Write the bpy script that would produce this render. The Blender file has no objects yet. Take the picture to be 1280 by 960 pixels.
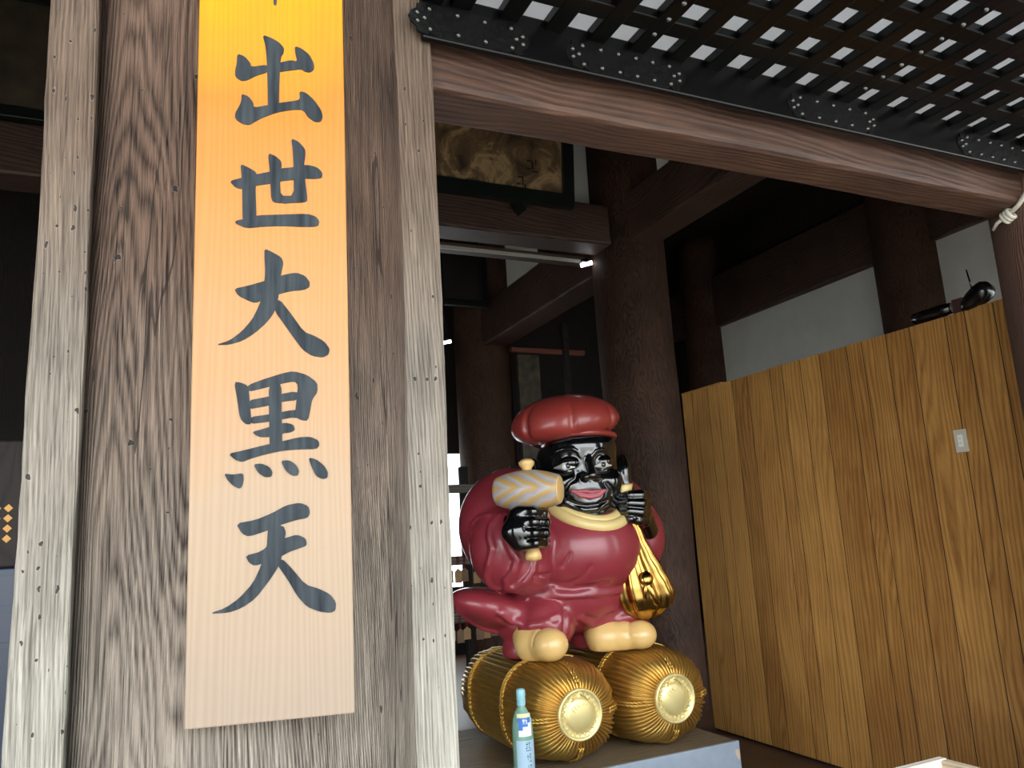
import bpy, bmesh, math, random
import numpy as np
from mathutils import Vector, Matrix

random.seed(4)
SC = bpy.context.scene
COL = SC.collection

# ------------------------------------------------------------------ camera, sky, exposure
FPX = 970.0
EYE = Vector((0.0, 0.0, 1.55))
AZ, PITCH, ROLL = math.radians(25), math.radians(10.8), math.radians(3.3)
FWD = Vector((math.sin(AZ) * math.cos(PITCH), math.cos(AZ) * math.cos(PITCH), math.sin(PITCH)))
_r = Vector((math.cos(AZ), -math.sin(AZ), 0.0))
_u = _r.cross(FWD)
RIGHT = math.cos(ROLL) * _r - math.sin(ROLL) * _u
UP = math.sin(ROLL) * _r + math.cos(ROLL) * _u
cam_data = bpy.data.cameras.new('camera')
cam_data.sensor_width = 36.0
cam_data.lens = FPX / 1280 * 36.0
cam_data.clip_start = 0.02
cam = bpy.data.objects.new('camera', cam_data)
COL.objects.link(cam)
cam.matrix_world = Matrix(((RIGHT.x, UP.x, -FWD.x, EYE.x), (RIGHT.y, UP.y, -FWD.y, EYE.y),
                           (RIGHT.z, UP.z, -FWD.z, EYE.z), (0, 0, 0, 1)))
SC.camera = cam

world = bpy.data.worlds.new('overcast_sky')
SC.world = world
world.use_nodes = True
bg = world.node_tree.nodes['Background']
bg.inputs['Color'].default_value = (0.90, 0.96, 1.0, 1)
bg.inputs['Strength'].default_value = 2.2

SC.view_settings.view_transform = 'Standard'
SC.view_settings.look = 'None'
SC.view_settings.gamma = 1.0
SC.view_settings.use_curve_mapping = False
SC.view_settings.exposure = 1.5


def ray(x, y):
    return FWD + (x - 640) / FPX * RIGHT - (y - 480) / FPX * UP


def at(x, y, X=None, Y=None, Z=None):
    """a point of the place seen in direction (x, y), on one of its measured planes"""
    d = ray(x, y)
    t = X / d.x if X is not None else Y / d.y if Y is not None else (Z - EYE.z) / d.z
    return EYE + t * d


# ------------------------------------------------------------------ material helpers
def lin(*c):
    return tuple(((v / 255 + 0.055) / 1.055) ** 2.4 if v > 10 else v / 255 / 12.92 for v in c) + (1.0,)


class NT:
    def __init__(self, name):
        self.m = bpy.data.materials.new(name)
        self.m.use_nodes = True
        self.t = self.m.node_tree
        self.b = self.t.nodes['Principled BSDF']

    def n(self, kind, **kw):
        nd = self.t.nodes.new(kind)
        for k, v in kw.items():
            if k.startswith('i_'):
                nd.inputs[k[2:].replace('_', ' ')].default_value = v
            else:
                setattr(nd, k, v)
        return nd

    def l(self, a, b):
        self.t.links.new(a, b)

    def math(self, op, a, b=None, clamp=False):
        nd = self.n('ShaderNodeMath', operation=op, use_clamp=clamp)
        for i, v in enumerate((a, b)):
            if v is None:
                continue
            if isinstance(v, (int, float)):
                nd.inputs[i].default_value = v
            else:
                self.l(v, nd.inputs[i])
        return nd.outputs[0]

    def mix(self, fac, a, b, mode='MIX'):
        nd = self.n('ShaderNodeMix', data_type='RGBA', blend_type=mode)
        for s, v in ((nd.inputs[0], fac), (nd.inputs[6], a), (nd.inputs[7], b)):
            if isinstance(v, (int, float, tuple)):
                s.default_value = v
            else:
                self.l(v, s)
        return nd.outputs[2]

    def ramp(self, fac, stops):
        nd = self.n('ShaderNodeValToRGB')
        e = nd.color_ramp.elements
        while len(e) < len(stops):
            e.new(0.5)
        for k, (p, c) in zip(e, stops):
            k.position = p
            k.color = c
        self.l(fac, nd.inputs[0])
        return nd.outputs[0]

    def bump(self, h, strength, dist=0.01):
        nd = self.n('ShaderNodeBump')
        nd.inputs['Strength'].default_value = strength
        nd.inputs['Distance'].default_value = dist
        self.l(h, nd.inputs['Height'])
        self.l(nd.outputs[0], self.b.inputs['Normal'])


def simple(name, rgb, rough=0.5, metal=0.0, coat=0.0, noise=0.0, nscale=20, bump=0.0, spec=0.5, coat_rough=0.08):
    k = NT(name)
    b = k.b
    b.inputs['Base Color'].default_value = lin(*rgb)
    b.inputs['Roughness'].default_value = rough
    b.inputs['Metallic'].default_value = metal
    b.inputs['Coat Weight'].default_value = coat
    b.inputs['Coat Roughness'].default_value = coat_rough
    b.inputs['Specular IOR Level'].default_value = spec
    if noise or bump:
        tc = k.n('ShaderNodeTexCoord')
        nz = k.n('ShaderNodeTexNoise', i_Scale=nscale, i_Detail=5.0)
        k.l(tc.outputs['Object'], nz.inputs['Vector'])
        if noise:
            c = lin(*rgb)
            lo = tuple(v * (1 - noise) for v in c[:3]) + (1,)
            hi = tuple(min(1, v * (1 + noise)) for v in c[:3]) + (1,)
            k.l(k.ramp(nz.outputs[0], [(0.3, lo), (0.7, hi)]), b.inputs['Base Color'])
        if bump:
            k.bump(nz.outputs[0], bump, 0.01)
    return k.m


def wood(name, dark, light, axis=2, scale=9.0, stretch=0.08, swirl=0.35, rough=0.6, bump=0.35, bdist=0.004,
         crack=0.0, pits=0.0, var=0.25, coat=0.0, grade=None, lines=1.0, spec=0.4, wf=3.6, fib=0.5):
    """weathered timber: fibres along one axis, distorted growth lines, optional drying cracks and worm holes"""
    k = NT(name)
    tc = k.n('ShaderNodeTexCoord')
    oi = k.n('ShaderNodeObjectInfo')
    off = k.n('ShaderNodeVectorMath', operation='ADD')
    k.l(tc.outputs['Object'], off.inputs[0])
    rr = k.math('MULTIPLY', oi.outputs['Random'], 13.0)
    k.l(rr, off.inputs[1])
    mp = k.n('ShaderNodeMapping')
    s = [1.0, 1.0, 1.0]
    s[axis] = stretch
    mp.inputs['Scale'].default_value = s
    k.l(off.outputs[0], mp.inputs['Vector'])
    # low-frequency warp
    n1 = k.n('ShaderNodeTexNoise', i_Scale=scale * 0.45, i_Detail=2.0)
    mp1 = k.n('ShaderNodeMapping')
    s1 = [1.0, 1.0, 1.0]
    s1[axis] = min(1, stretch * 3.5)
    mp1.inputs['Scale'].default_value = s1
    k.l(off.outputs[0], mp1.inputs['Vector'])
    k.l(mp1.outputs[0], n1.inputs['Vector'])
    sub = k.n('ShaderNodeVectorMath', operation='SUBTRACT')
    k.l(n1.outputs['Color'], sub.inputs[0])
    sub.inputs[1].default_value = (0.5, 0.5, 0.5)
    scl = k.n('ShaderNodeVectorMath', operation='SCALE')
    k.l(sub.outputs[0], scl.inputs[0])
    scl.inputs['Scale'].default_value = swirl
    wv = k.n('ShaderNodeVectorMath', operation='ADD')
    k.l(mp.outputs[0], wv.inputs[0])
    k.l(scl.outputs[0], wv.inputs[1])
    wave = k.n('ShaderNodeTexWave', wave_type='BANDS', bands_direction='DIAGONAL', i_Scale=scale * wf,
               i_Distortion=2.2, i_Detail=3.0)
    wave.inputs['Detail Scale'].default_value = 2.0
    k.l(wv.outputs[0], wave.inputs['Vector'])
    n2 = k.n('ShaderNodeTexNoise', i_Scale=scale * 7, i_Detail=6.0, i_Roughness=0.65)
    k.l(wv.outputs[0], n2.inputs['Vector'])
    n3 = k.n('ShaderNodeTexNoise', i_Scale=scale * 0.3, i_Detail=3.0)
    k.l(off.outputs[0], n3.inputs['Vector'])
    n4 = k.n('ShaderNodeTexNoise', i_Scale=scale * 28, i_Detail=3.0, i_Roughness=0.6)
    mp4 = k.n('ShaderNodeMapping')
    s4 = [1.0, 1.0, 1.0]
    s4[axis] = stretch * 0.5
    mp4.inputs['Scale'].default_value = s4
    k.l(off.outputs[0], mp4.inputs['Vector'])
    k.l(mp4.outputs[0], n4.inputs['Vector'])
    fine = k.math('MULTIPLY', k.math('SUBTRACT', n4.outputs[0], 0.5), 0.9 * fib)
    a = k.math('MULTIPLY', k.math('POWER', wave.outputs[1], 0.55), 0.45 * lines)
    b = k.math('MULTIPLY', n2.outputs[0], 0.55)
    f = k.math('ADD', k.math('ADD', a, b), fine)
    f = k.math('ADD', f, k.math('MULTIPLY', k.math('SUBTRACT', n3.outputs[0], 0.5), 0.5))
    f = k.math('ADD', f, k.math('MULTIPLY', k.math('SUBTRACT', oi.outputs['Random'], 0.5), var), True)
    col = k.ramp(f, [(0.12, lin(*dark)), (0.78, lin(*light))])
    h = k.math('ADD', k.math('MULTIPLY', wave.outputs[1], 0.6), k.math('ADD', k.math('MULTIPLY', n2.outputs[0], 0.6), fine))
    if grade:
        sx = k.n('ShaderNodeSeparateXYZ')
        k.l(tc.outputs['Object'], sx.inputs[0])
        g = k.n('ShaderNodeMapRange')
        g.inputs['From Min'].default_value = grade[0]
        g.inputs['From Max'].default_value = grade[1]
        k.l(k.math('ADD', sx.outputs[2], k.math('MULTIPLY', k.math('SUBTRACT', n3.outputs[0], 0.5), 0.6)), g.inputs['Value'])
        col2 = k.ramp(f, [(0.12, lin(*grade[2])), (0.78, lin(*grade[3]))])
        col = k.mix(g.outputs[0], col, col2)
    if crack:
        mc = k.n('ShaderNodeMapping')
        sc_ = [1.0, 1.0, 1.0]
        sc_[axis] = 0.06
        mc.inputs['Scale'].default_value = sc_
        k.l(off.outputs[0], mc.inputs['Vector'])
        nc = k.n('ShaderNodeTexNoise', i_Scale=7.0, i_Detail=3.0)
        k.l(mc.outputs[0], nc.inputs['Vector'])
        d = k.math('ABSOLUTE', k.math('SUBTRACT', nc.outputs[0], 0.5))
        m = k.math('LESS_THAN', d, 0.0035 * crack)
        col = k.mix(k.math('MULTIPLY', m, 0.75), col, lin(38, 30, 26))
        h = k.math('SUBTRACT', h, k.math('MULTIPLY', m, 1.2))
    if pits:
        sp_ = k.n('ShaderNodeSeparateXYZ')
        k.l(off.outputs[0], sp_.inputs[0])
        cb_ = k.n('ShaderNodeCombineXYZ')
        k.l(k.math('ADD', sp_.outputs[0], k.math('MULTIPLY', sp_.outputs[1], 0.35)), cb_.inputs[0])
        k.l(k.math('MULTIPLY', sp_.outputs[2], 0.6), cb_.inputs[1])
        nw = k.n('ShaderNodeTexNoise', i_Scale=70.0, i_Detail=2.0)
        k.l(off.outputs[0], nw.inputs['Vector'])
        jw = k.n('ShaderNodeVectorMath', operation='MULTIPLY_ADD')
        k.l(nw.outputs['Color'], jw.inputs[0])
        jw.inputs[1].default_value = (0.012, 0.012, 0.0)
        k.l(cb_.outputs[0], jw.inputs[2])
        vo = k.n('ShaderNodeTexVoronoi', voronoi_dimensions='2D', i_Scale=38.0)
        k.l(jw.outputs[0], vo.inputs['Vector'])
        keep = k.n('ShaderNodeSeparateColor')
        k.l(vo.outputs['Color'], keep.inputs[0])
        m = k.math('MULTIPLY', k.math('LESS_THAN', vo.outputs['Distance'], k.math('MULTIPLY', k.math('POWER', keep.outputs[1], 1.6), 0.15)),
                   k.math('LESS_THAN', keep.outputs[0], 0.42 * pits))
        rim = k.math('MULTIPLY', k.math('LESS_THAN', vo.outputs['Distance'], k.math('MULTIPLY', k.math('POWER', keep.outputs[1], 1.6), 0.20)), k.math('LESS_THAN', keep.outputs[0], 0.42 * pits))
        col = k.mix(k.math('MULTIPLY', rim, 0.12), col, lin(196, 188, 176))
        col = k.mix(k.math('MULTIPLY', m, 0.9), col, lin(35, 30, 28))
        h = k.math('SUBTRACT', h, k.math('MULTIPLY', m, 1.5))
    k.l(col, k.b.inputs['Base Color'])
    k.b.inputs['Roughness'].default_value = rough
    k.b.inputs['Specular IOR Level'].default_value = spec
    k.b.inputs['Coat Weight'].default_value = coat
    k.bump(h, bump, bdist)
    return k.m


M = {}
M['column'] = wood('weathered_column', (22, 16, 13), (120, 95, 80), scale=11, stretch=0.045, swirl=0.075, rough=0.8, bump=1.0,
                   bdist=0.008, crack=1.0, pits=0.3, var=0.0, grade=(2.2, 1.0, (44, 37, 32), (164, 154, 141)), wf=7.5, spec=0.2, lines=0.62, fib=1.0)  # greyer low down from weathering; brightness rising towards the foot is painted daylight
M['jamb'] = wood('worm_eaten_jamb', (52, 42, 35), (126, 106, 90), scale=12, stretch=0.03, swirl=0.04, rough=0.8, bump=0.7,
                 bdist=0.004, pits=0.9, var=0.05, grade=(2.5, 1.0, (92, 87, 79), (182, 179, 168)), lines=0.35, wf=6, spec=0.25, fib=1.0)  # paler towards the foot: light from below painted into the wood
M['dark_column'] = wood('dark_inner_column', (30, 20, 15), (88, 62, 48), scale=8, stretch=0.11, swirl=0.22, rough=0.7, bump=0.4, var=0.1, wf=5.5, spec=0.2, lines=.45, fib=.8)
M['right_column'] = wood('brown_round_column', (40, 27, 22), (104, 78, 66), scale=8, stretch=0.12, swirl=0.12, rough=0.7, bump=0.5, var=0.0, wf=5, spec=.2)
M['beam'] = wood('brown_beam', (44, 29, 22), (104, 72, 56), axis=0, scale=9, stretch=0.05, swirl=0.1, rough=0.6, bump=0.4, bdist=0.005, var=0.1, wf=2.6, lines=.4)
M['dark_beam'] = wood('dark_beam', (28, 19, 16), (78, 56, 46), axis=0, scale=8, stretch=0.06, swirl=0.14, rough=0.6, bump=0.3, var=0.1, wf=2.6)
M['dark_beam_y'] = wood('dark_beam_depth', (28, 19, 16), (84, 62, 52), axis=1, scale=8, stretch=0.06, swirl=0.14, rough=0.55, bump=0.3, var=0.1, wf=2.6)
M['plank'] = wood('golden_plank', (132, 88, 42), (208, 156, 86), scale=9, stretch=0.045, swirl=0.14, rough=0.4, bump=0.1, bdist=0.002, var=0.32, spec=0.4, wf=2.4, lines=.6)
M['joint'] = simple('dark_joint_spline', (38, 26, 16), 0.8)
M['floor'] = wood('floor_wood', (46, 32, 24), (92, 66, 50), axis=1, scale=6, stretch=0.06, swirl=0.2, rough=0.45, bump=0.15)
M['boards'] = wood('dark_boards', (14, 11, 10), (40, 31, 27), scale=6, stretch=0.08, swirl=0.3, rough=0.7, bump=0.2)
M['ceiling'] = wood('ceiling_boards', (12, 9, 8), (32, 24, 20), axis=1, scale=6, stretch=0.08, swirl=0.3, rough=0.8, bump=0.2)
M['plaster'] = simple('white_plaster', (214, 212, 204), 0.9, noise=0.06, nscale=3, bump=0.05)
M['lacquer'] = simple('black_lacquer', (7, 7, 7), 0.28, noise=0.3, nscale=6, bump=0.02, spec=0.22)
M['iron'] = simple('black_iron', (20, 20, 20), 0.4, metal=0.6, noise=0.4, nscale=60, bump=0.25)
M['stud'] = simple('stud_iron', (90, 90, 88), 0.25, metal=0.9)
M['ground'] = simple('stone_ground', (206, 202, 192), 0.9, noise=0.15, nscale=2)
M['platform'] = wood('platform_top', (74, 62, 48), (142, 124, 98), axis=0, scale=7, stretch=0.06, swirl=0.15, rough=0.6, bump=0.2)
M['blue_front'] = simple('pale_blue_front', (150, 162, 176), 0.6, noise=0.08, nscale=12, bump=0.08)  # pale blue tone of the platform's front board
M['robe'] = simple('crimson_lacquer', (136, 44, 54), 0.42, coat=0.55, noise=0.1, nscale=3, coat_rough=0.16)
M['hat'] = simple('red_hat_lacquer', (146, 52, 46), 0.42, coat=0.55, noise=0.1, nscale=4, coat_rough=0.16)
M['skin'] = simple('black_face_lacquer', (10, 12, 13), 0.14, coat=1.0, spec=0.6)
M['lips'] = simple('pink_lips', (168, 72, 84), 0.35, coat=0.3)
M['cream'] = simple('cream_lacquer', (222, 184, 118), 0.32, coat=0.4, noise=0.08, nscale=5)
M['collar'] = simple('cream_collar', (224, 198, 132), 0.4, coat=0.3)
M['eye'] = simple('eye_white', (214, 214, 208), 0.12, coat=1.0)
M['iris'] = simple('eye_iris', (16, 16, 18), 0.1, coat=1.0)
M['gold'] = simple('gold_leaf', (206, 170, 92), 0.33, metal=0.86, noise=0.15, nscale=8, bump=0.04)
M['sack_gold'] = simple('sack_gold', (178, 140, 74), 0.2, metal=1.0, noise=0.12, nscale=6)
M['medal'] = simple('medallion_gold', (232, 214, 150), 0.38, metal=0.55, noise=0.06, nscale=10)
M['rope_gold'] = simple('rope_gold', (206, 166, 84), 0.35, metal=0.85)


# ------------------------------------------------------------------ object helpers
def mesh_obj(name, verts, faces, mat, parent=None, smooth=False, origin=None, mats=None, midx=None):
    me = bpy.data.meshes.new(name)
    o0 = Vector(origin) if origin is not None else Vector((0, 0, 0))
    if isinstance(verts, np.ndarray):
        verts = (verts - np.array(o0)[None]).tolist()
        faces = faces.tolist() if isinstance(faces, np.ndarray) else faces
    elif origin is not None:
        verts = [Vector(v) - o0 for v in verts]
    me.from_pydata(verts, [], faces)
    for mm in (mats or [mat]):
        me.materials.append(mm)
    if midx is not None:
        me.polygons.foreach_set('material_index', midx)
    if smooth:
        me.polygons.foreach_set('use_smooth', [True] * len(me.polygons))
    me.update()
    ob = bpy.data.objects.new(name, me)
    COL.objects.link(ob)
    ob.location = o0
    if parent is not None:
        ob.parent = parent
        ob.matrix_parent_inverse = parent_matrix(parent).inverted()
    return ob


def parent_matrix(o):
    m = Matrix.LocRotScale(o.location, o.rotation_euler, o.scale)
    if o.parent:
        m = parent_matrix(o.parent) @ o.matrix_parent_inverse @ m
    return m


def tag(o, label=None, cat=None, group=None, kind=None):
    for k, v in (('label', label), ('category', cat), ('group', group), ('kind', kind)):
        if v:
            o[k] = v
    return o


def empty(name, loc, label, cat, group=None):
    o = bpy.data.objects.new(name, None)
    o.empty_display_size = 0.1
    COL.objects.link(o)
    o.location = loc
    return tag(o, label, cat, group)


def box_geo(lo, hi, bev=0.0, seg=2, jitter=0.0, cuts=0, axis=2, seed=0):
    bm = bmesh.new()
    bmesh.ops.create_cube(bm, size=1.0)
    lo, hi = Vector(lo), Vector(hi)
    for v in bm.verts:
        v.co = Vector([(lo[i] + hi[i]) / 2 + v.co[i] * (hi[i] - lo[i]) for i in range(3)])
    if bev:
        bmesh.ops.bevel(bm, geom=list(bm.edges), offset=bev, segments=seg, affect='EDGES', profile=0.5)
    if cuts:
        for i in range(1, cuts):
            p = lo[axis] + (hi[axis] - lo[axis]) * i / cuts
            co = Vector((0, 0, 0))
            no = Vector((0, 0, 0))
            co[axis] = p
            no[axis] = 1
            bmesh.ops.bisect_plane(bm, geom=list(bm.verts) + list(bm.edges) + list(bm.faces), plane_co=co, plane_no=no)
    if jitter:
        rnd = random.Random(seed)
        ph = [rnd.uniform(0, 6.28) for _ in range(8)]
        for v in bm.verts:
            t = v.co[axis]
            for i in range(3):
                if i != axis:
                    sgn = 1 if v.co[i] > (lo[i] + hi[i]) / 2 else 0
                    v.co[i] += jitter * (math.sin(t * 3.1 + ph[i + 3 * sgn]) + 0.6 * math.sin(t * 9.7 + ph[(i + 2 + sgn) % 8])
                                         + 0.5 * rnd.uniform(-1, 1))
    bm.verts.index_update()
    vs = [v.co.copy() for v in bm.verts]
    fs = [[v.index for v in f.verts] for f in bm.faces]
    bm.free()
    return vs, fs


def box(name, lo, hi, mat, parent=None, bev=0.0, origin=None, **kw):
    vs, fs = box_geo(lo, hi, bev, **kw)
    if origin is None:
        origin = ((lo[0] + hi[0]) / 2, (lo[1] + hi[1]) / 2, lo[2])
    return mesh_obj(name, vs, fs, mat, parent, origin=origin)


def tube_geo(path, radii, n=10, closed=False, up=None, flat=1.0):
    path = [Vector(p) for p in path]
    m = len(path)
    if not hasattr(radii, '__len__'):
        radii = [radii] * m
    vs, fs = [], []
    prev = None
    for i, p in enumerate(path):
        if closed:
            t = path[(i + 1) % m] - path[i - 1]
        else:
            t = path[min(i + 1, m - 1)] - path[max(i - 1, 0)]
        t.normalize()
        if prev is None:
            a = Vector(up) if up else (Vector((0, 0, 1)) if abs(t.z) < 0.9 else Vector((1, 0, 0)))
        else:
            a = prev
        a = (a - t * a.dot(t)).normalized()
        if up:
            a = Vector(up)
            a = (a - t * a.dot(t)).normalized()
        prev = a
        b = t.cross(a)
        for k in range(n):
            th = 2 * math.pi * k / n
            vs.append(p + radii[i] * (math.cos(th) * a * flat + math.sin(th) * b))
    for i in range(m if closed else m - 1):
        j = (i + 1) % m
        for k in range(n):
            fs.append([i * n + k, i * n + (k + 1) % n, j * n + (k + 1) % n, j * n + k])
    if not closed:
        fs.append(list(range(n))[::-1])
        fs.append(list(range((m - 1) * n, m * n)))
    return vs, fs


def tube(name, path, radii, mat, parent=None, n=10, closed=False, smooth=True, **kw):
    vs, fs = tube_geo(path, radii, n, closed, **kw)
    return mesh_obj(name, vs, fs, mat, parent, smooth, origin=path[0])


def rope_geo(path, r, pitch, n=6, closed=False, strands=2):
    """twisted strands round a path"""
    path = [Vector(p) for p in path]
    if closed:
        path = path + [path[0]]
    L = [0.0]
    for a, b in zip(path, path[1:]):
        L.append(L[-1] + (b - a).length)
    steps = max(8, int(L[-1] / pitch * 8))
    vs, fs = [], []
    for s in range(strands):
        pts = []
        for i in range(steps + 1):
            d = L[-1] * i / steps
            j = max(k for k in range(len(L)) if L[k] <= d + 1e-9)
            j = min(j, len(path) - 2)
            f = (d - L[j]) / max(1e-9, L[j + 1] - L[j])
            p = path[j].lerp(path[j + 1], f)
            t = (path[j + 1] - path[j]).normalized()
            a = Vector((0, 0, 1)) if abs(t.z) < 0.8 else Vector((1, 0, 0))
            a = (a - t * a.dot(t)).normalized()
            b = t.cross(a)
            th = 2 * math.pi * (d / pitch + s / strands)
            pts.append(p + 0.55 * r * (math.cos(th) * a + math.sin(th) * b))
        v2, f2 = tube_geo(pts, r * 0.62, n)
        o = len(vs)
        vs += v2
        fs += [[i + o for i in f] for f in f2]
    return vs, fs


def lathe_geo(profile, n=32, center=(0, 0, 0), axis='z'):
    vs, fs = [], []
    c = Vector(center)
    for r, h in profile:
        for k in range(n):
            th = 2 * math.pi * k / n
            x, y = r * math.cos(th), r * math.sin(th)
            v = {'z': (x, y, h), 'y': (x, h, y), 'x': (h, x, y)}[axis]
            vs.append(c + Vector(v))
    for i in range(len(profile) - 1):
        for k in range(n):
            f = [i * n + k, i * n + (k + 1) % n, (i + 1) * n + (k + 1) % n, (i + 1) * n + k]
            fs.append(f if axis == 'z' else f[::-1])
    fs.append(list(range(n))[::-1] if axis == 'z' else list(range(n)))
    last = list(range((len(profile) - 1) * n, len(profile) * n))
    fs.append(last if axis == 'z' else last[::-1])
    return vs, fs


# ------------------------------------------------------------------ signed-distance sculpting (for the statue)
def ell(P, c, r):
    x, y, z = ((P[i] - c[i]) for i in range(3))
    k0 = np.sqrt((x / r[0]) ** 2 + (y / r[1]) ** 2 + (z / r[2]) ** 2) + 1e-9
    k1 = np.sqrt((x / r[0] ** 2) ** 2 + (y / r[1] ** 2) ** 2 + (z / r[2] ** 2) ** 2) + 1e-9
    return k0 * (k0 - 1) / k1


def cap(P, a, b, ra, rb=None):
    rb = ra if rb is None else rb
    ab = [b[i] - a[i] for i in range(3)]
    L = sum(v * v for v in ab) + 1e-12
    t = np.clip(sum((P[i] - a[i]) * ab[i] for i in range(3)) / L, 0, 1)
    return np.sqrt(sum((P[i] - a[i] - ab[i] * t) ** 2 for i in range(3))) - (ra + (rb - ra) * t)


def smin(a, b, k):
    h = np.clip(0.5 + 0.5 * (b - a) / k, 0, 1)
    return b + (a - b) * h - k * h * (1 - h)


def smax(a, b, k):
    return -smin(-a, -b, k)


def march(f, x, y, t0=2.5, t1=7.0):
    """walk along a sight line until it meets the surface f"""
    d = ray(x, y).normalized()
    t = t0
    best = (9, t0)
    for _ in range(160):
        p = EYE + d * t
        v = float(f((p.x, p.y, p.z)))
        if v < best[0]:
            best = (v, t)
        if v < 0.0008:
            return p
        t += max(0.002, v * 0.7)
        if t > t1:
            break
    return EYE + d * best[1]


def sculpt(name, f, lo, hi, step, mat, parent, folds=(), origin=None):
    """turns a distance function into one smooth mesh (surface nets); folds = (points, radius, blend, sign)"""
    ax = [np.arange(lo[i], hi[i] + step, step, dtype=np.float32) for i in range(3)]
    P = (ax[0][:, None, None], ax[1][None, :, None], ax[2][None, None, :])
    D = np.broadcast_to(f(P), tuple(len(a) for a in ax)).astype(np.float32).copy()
    for pts, rad, kk, sg in folds:
        pts = [tuple(p) for p in pts]
        pad = (rad if not hasattr(rad, '__len__') else max(rad)) + kk + 0.03
        sl = []
        for i in range(3):
            a0 = min(p[i] for p in pts) - pad
            a1 = max(p[i] for p in pts) + pad
            i0 = int(np.clip((a0 - lo[i]) / step, 0, len(ax[i]) - 1))
            i1 = int(np.clip((a1 - lo[i]) / step + 2, 1, len(ax[i])))
            sl.append(slice(i0, max(i1, i0 + 1)))
        Q = (P[0][sl[0]], P[1][:, sl[1]], P[2][:, :, sl[2]])
        g = None
        m = len(pts) - 1
        for j in range(m):
            w0 = math.sin(math.pi * (j + 0.35) / (m + 0.7)) ** 0.5
            w1 = math.sin(math.pi * (j + 1.35) / (m + 0.7)) ** 0.5
            ra, rb = rad * (0.5 + 0.5 * w0), rad * (0.5 + 0.5 * w1)
            c = cap(Q, pts[j], pts[j + 1], ra, rb)
            g = c if g is None else np.minimum(g, c)
        sub = D[sl[0], sl[1], sl[2]]
        D[sl[0], sl[1], sl[2]] = smin(sub, g, kk) if sg > 0 else smax(sub, -g, kk)
    S = D < 0
    nx, ny, nz = D.shape
    cells = np.zeros((nx - 1, ny - 1, nz - 1), np.int8)
    for dx in (0, 1):
        for dy in (0, 1):
            for dz in (0, 1):
                cells += S[dx:nx - 1 + dx, dy:ny - 1 + dy, dz:nz - 1 + dz]
    act = np.argwhere((cells > 0) & (cells < 8))
    idx = -np.ones(cells.shape, np.int64)
    idx[act[:, 0], act[:, 1], act[:, 2]] = np.arange(len(act))
    acc = np.zeros((len(act), 3))
    cnt = np.zeros(len(act))
    corners = [(i, j, k) for i in (0, 1) for j in (0, 1) for k in (0, 1)]
    for a in corners:
        for b in corners:
            if sum(abs(a[i] - b[i]) for i in range(3)) == 1 and a < b:
                da = D[act[:, 0] + a[0], act[:, 1] + a[1], act[:, 2] + a[2]]
                db = D[act[:, 0] + b[0], act[:, 1] + b[1], act[:, 2] + b[2]]
                m = (da < 0) != (db < 0)
                t = np.where(m, da / np.where(m, da - db, 1), 0)
                pos = np.array(a)[None] + t[:, None] * (np.array(b) - np.array(a))[None]
                acc[m] += pos[m]
                cnt[m] += 1
    V = (act + acc / cnt[:, None]) * step + np.array(lo)[None]
    quads = []
    for axn in range(3):
        e = [0, 0, 0]
        e[axn] = 1
        s0 = S[:nx - e[0], :ny - e[1], :nz - e[2]]
        s1 = S[e[0]:, e[1]:, e[2]:]
        ed = np.argwhere(s0 != s1)
        o1, o2 = [(1, 2), (2, 0), (0, 1)][axn]
        ok = (ed[:, o1] > 0) & (ed[:, o2] > 0) & (ed[:, o1] < D.shape[o1] - 1) & (ed[:, o2] < D.shape[o2] - 1)
        ed = ed[ok]
        inside = s0[ed[:, 0], ed[:, 1], ed[:, 2]]

        def cell(d1, d2):
            c = ed.copy()
            c[:, o1] -= d1
            c[:, o2] -= d2
            return idx[c[:, 0], c[:, 1], c[:, 2]]
        q = np.stack([cell(1, 1), cell(0, 1), cell(0, 0), cell(1, 0)], 1)
        q[~inside] = q[~inside][:, ::-1]
        quads.append(q)
    Q = np.concatenate(quads)
    Q = Q[(Q >= 0).all(1)]
    # light smoothing along edges
    for _ in range(2):
        su = np.zeros_like(V)
        cn = np.zeros(len(V))
        for i in range(4):
            np.add.at(su, Q[:, i], V[Q[:, (i + 1) % 4]])
            np.add.at(cn, Q[:, i], 1)
        V = V * 0.6 + 0.4 * su / np.maximum(cn, 1)[:, None]
    return mesh_obj(name, V, Q, mat, parent, smooth=True, origin=origin)


# ------------------------------------------------------------------ the hall: floor, ceiling, walls
def struct(name, lo, hi, mat, parent=None):
    o = box(name, lo, hi, mat, parent)
    if parent is None:
        o['kind'] = 'structure'
    return o


struct('floor', (-9, 1.45, -0.12), (13, 12, 0.0), M['floor'])
struct('floor_outside', (-40, -60, -0.3), (40, 1.45, -0.02), M['ground'])
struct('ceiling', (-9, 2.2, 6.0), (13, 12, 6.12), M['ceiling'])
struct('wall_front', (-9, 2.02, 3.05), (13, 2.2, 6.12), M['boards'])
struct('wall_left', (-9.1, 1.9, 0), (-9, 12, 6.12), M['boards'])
# back wall with an opening to the daylight behind the plaque rack
wb = struct('wall_back', (-9, 10.4, 2.7), (13, 10.5, 6.0), M['boards'])
struct('wall_back_panel', (-9, 10.4, 0), (2.6, 10.5, 2.7), M['boards'], wb)
struct('wall_back_panel', (4.6, 10.4, 0), (13, 10.5, 2.7), M['boards'], wb)
struct('wall_back_panel', (2.6, 10.4, 0), (4.6, 10.5, 0.85), M['boards'], wb)
struct('plaster_panel', (4.0, 9.86, 4.85), (5.15, 9.94, 6.0), M['plaster'], wb)
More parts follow.
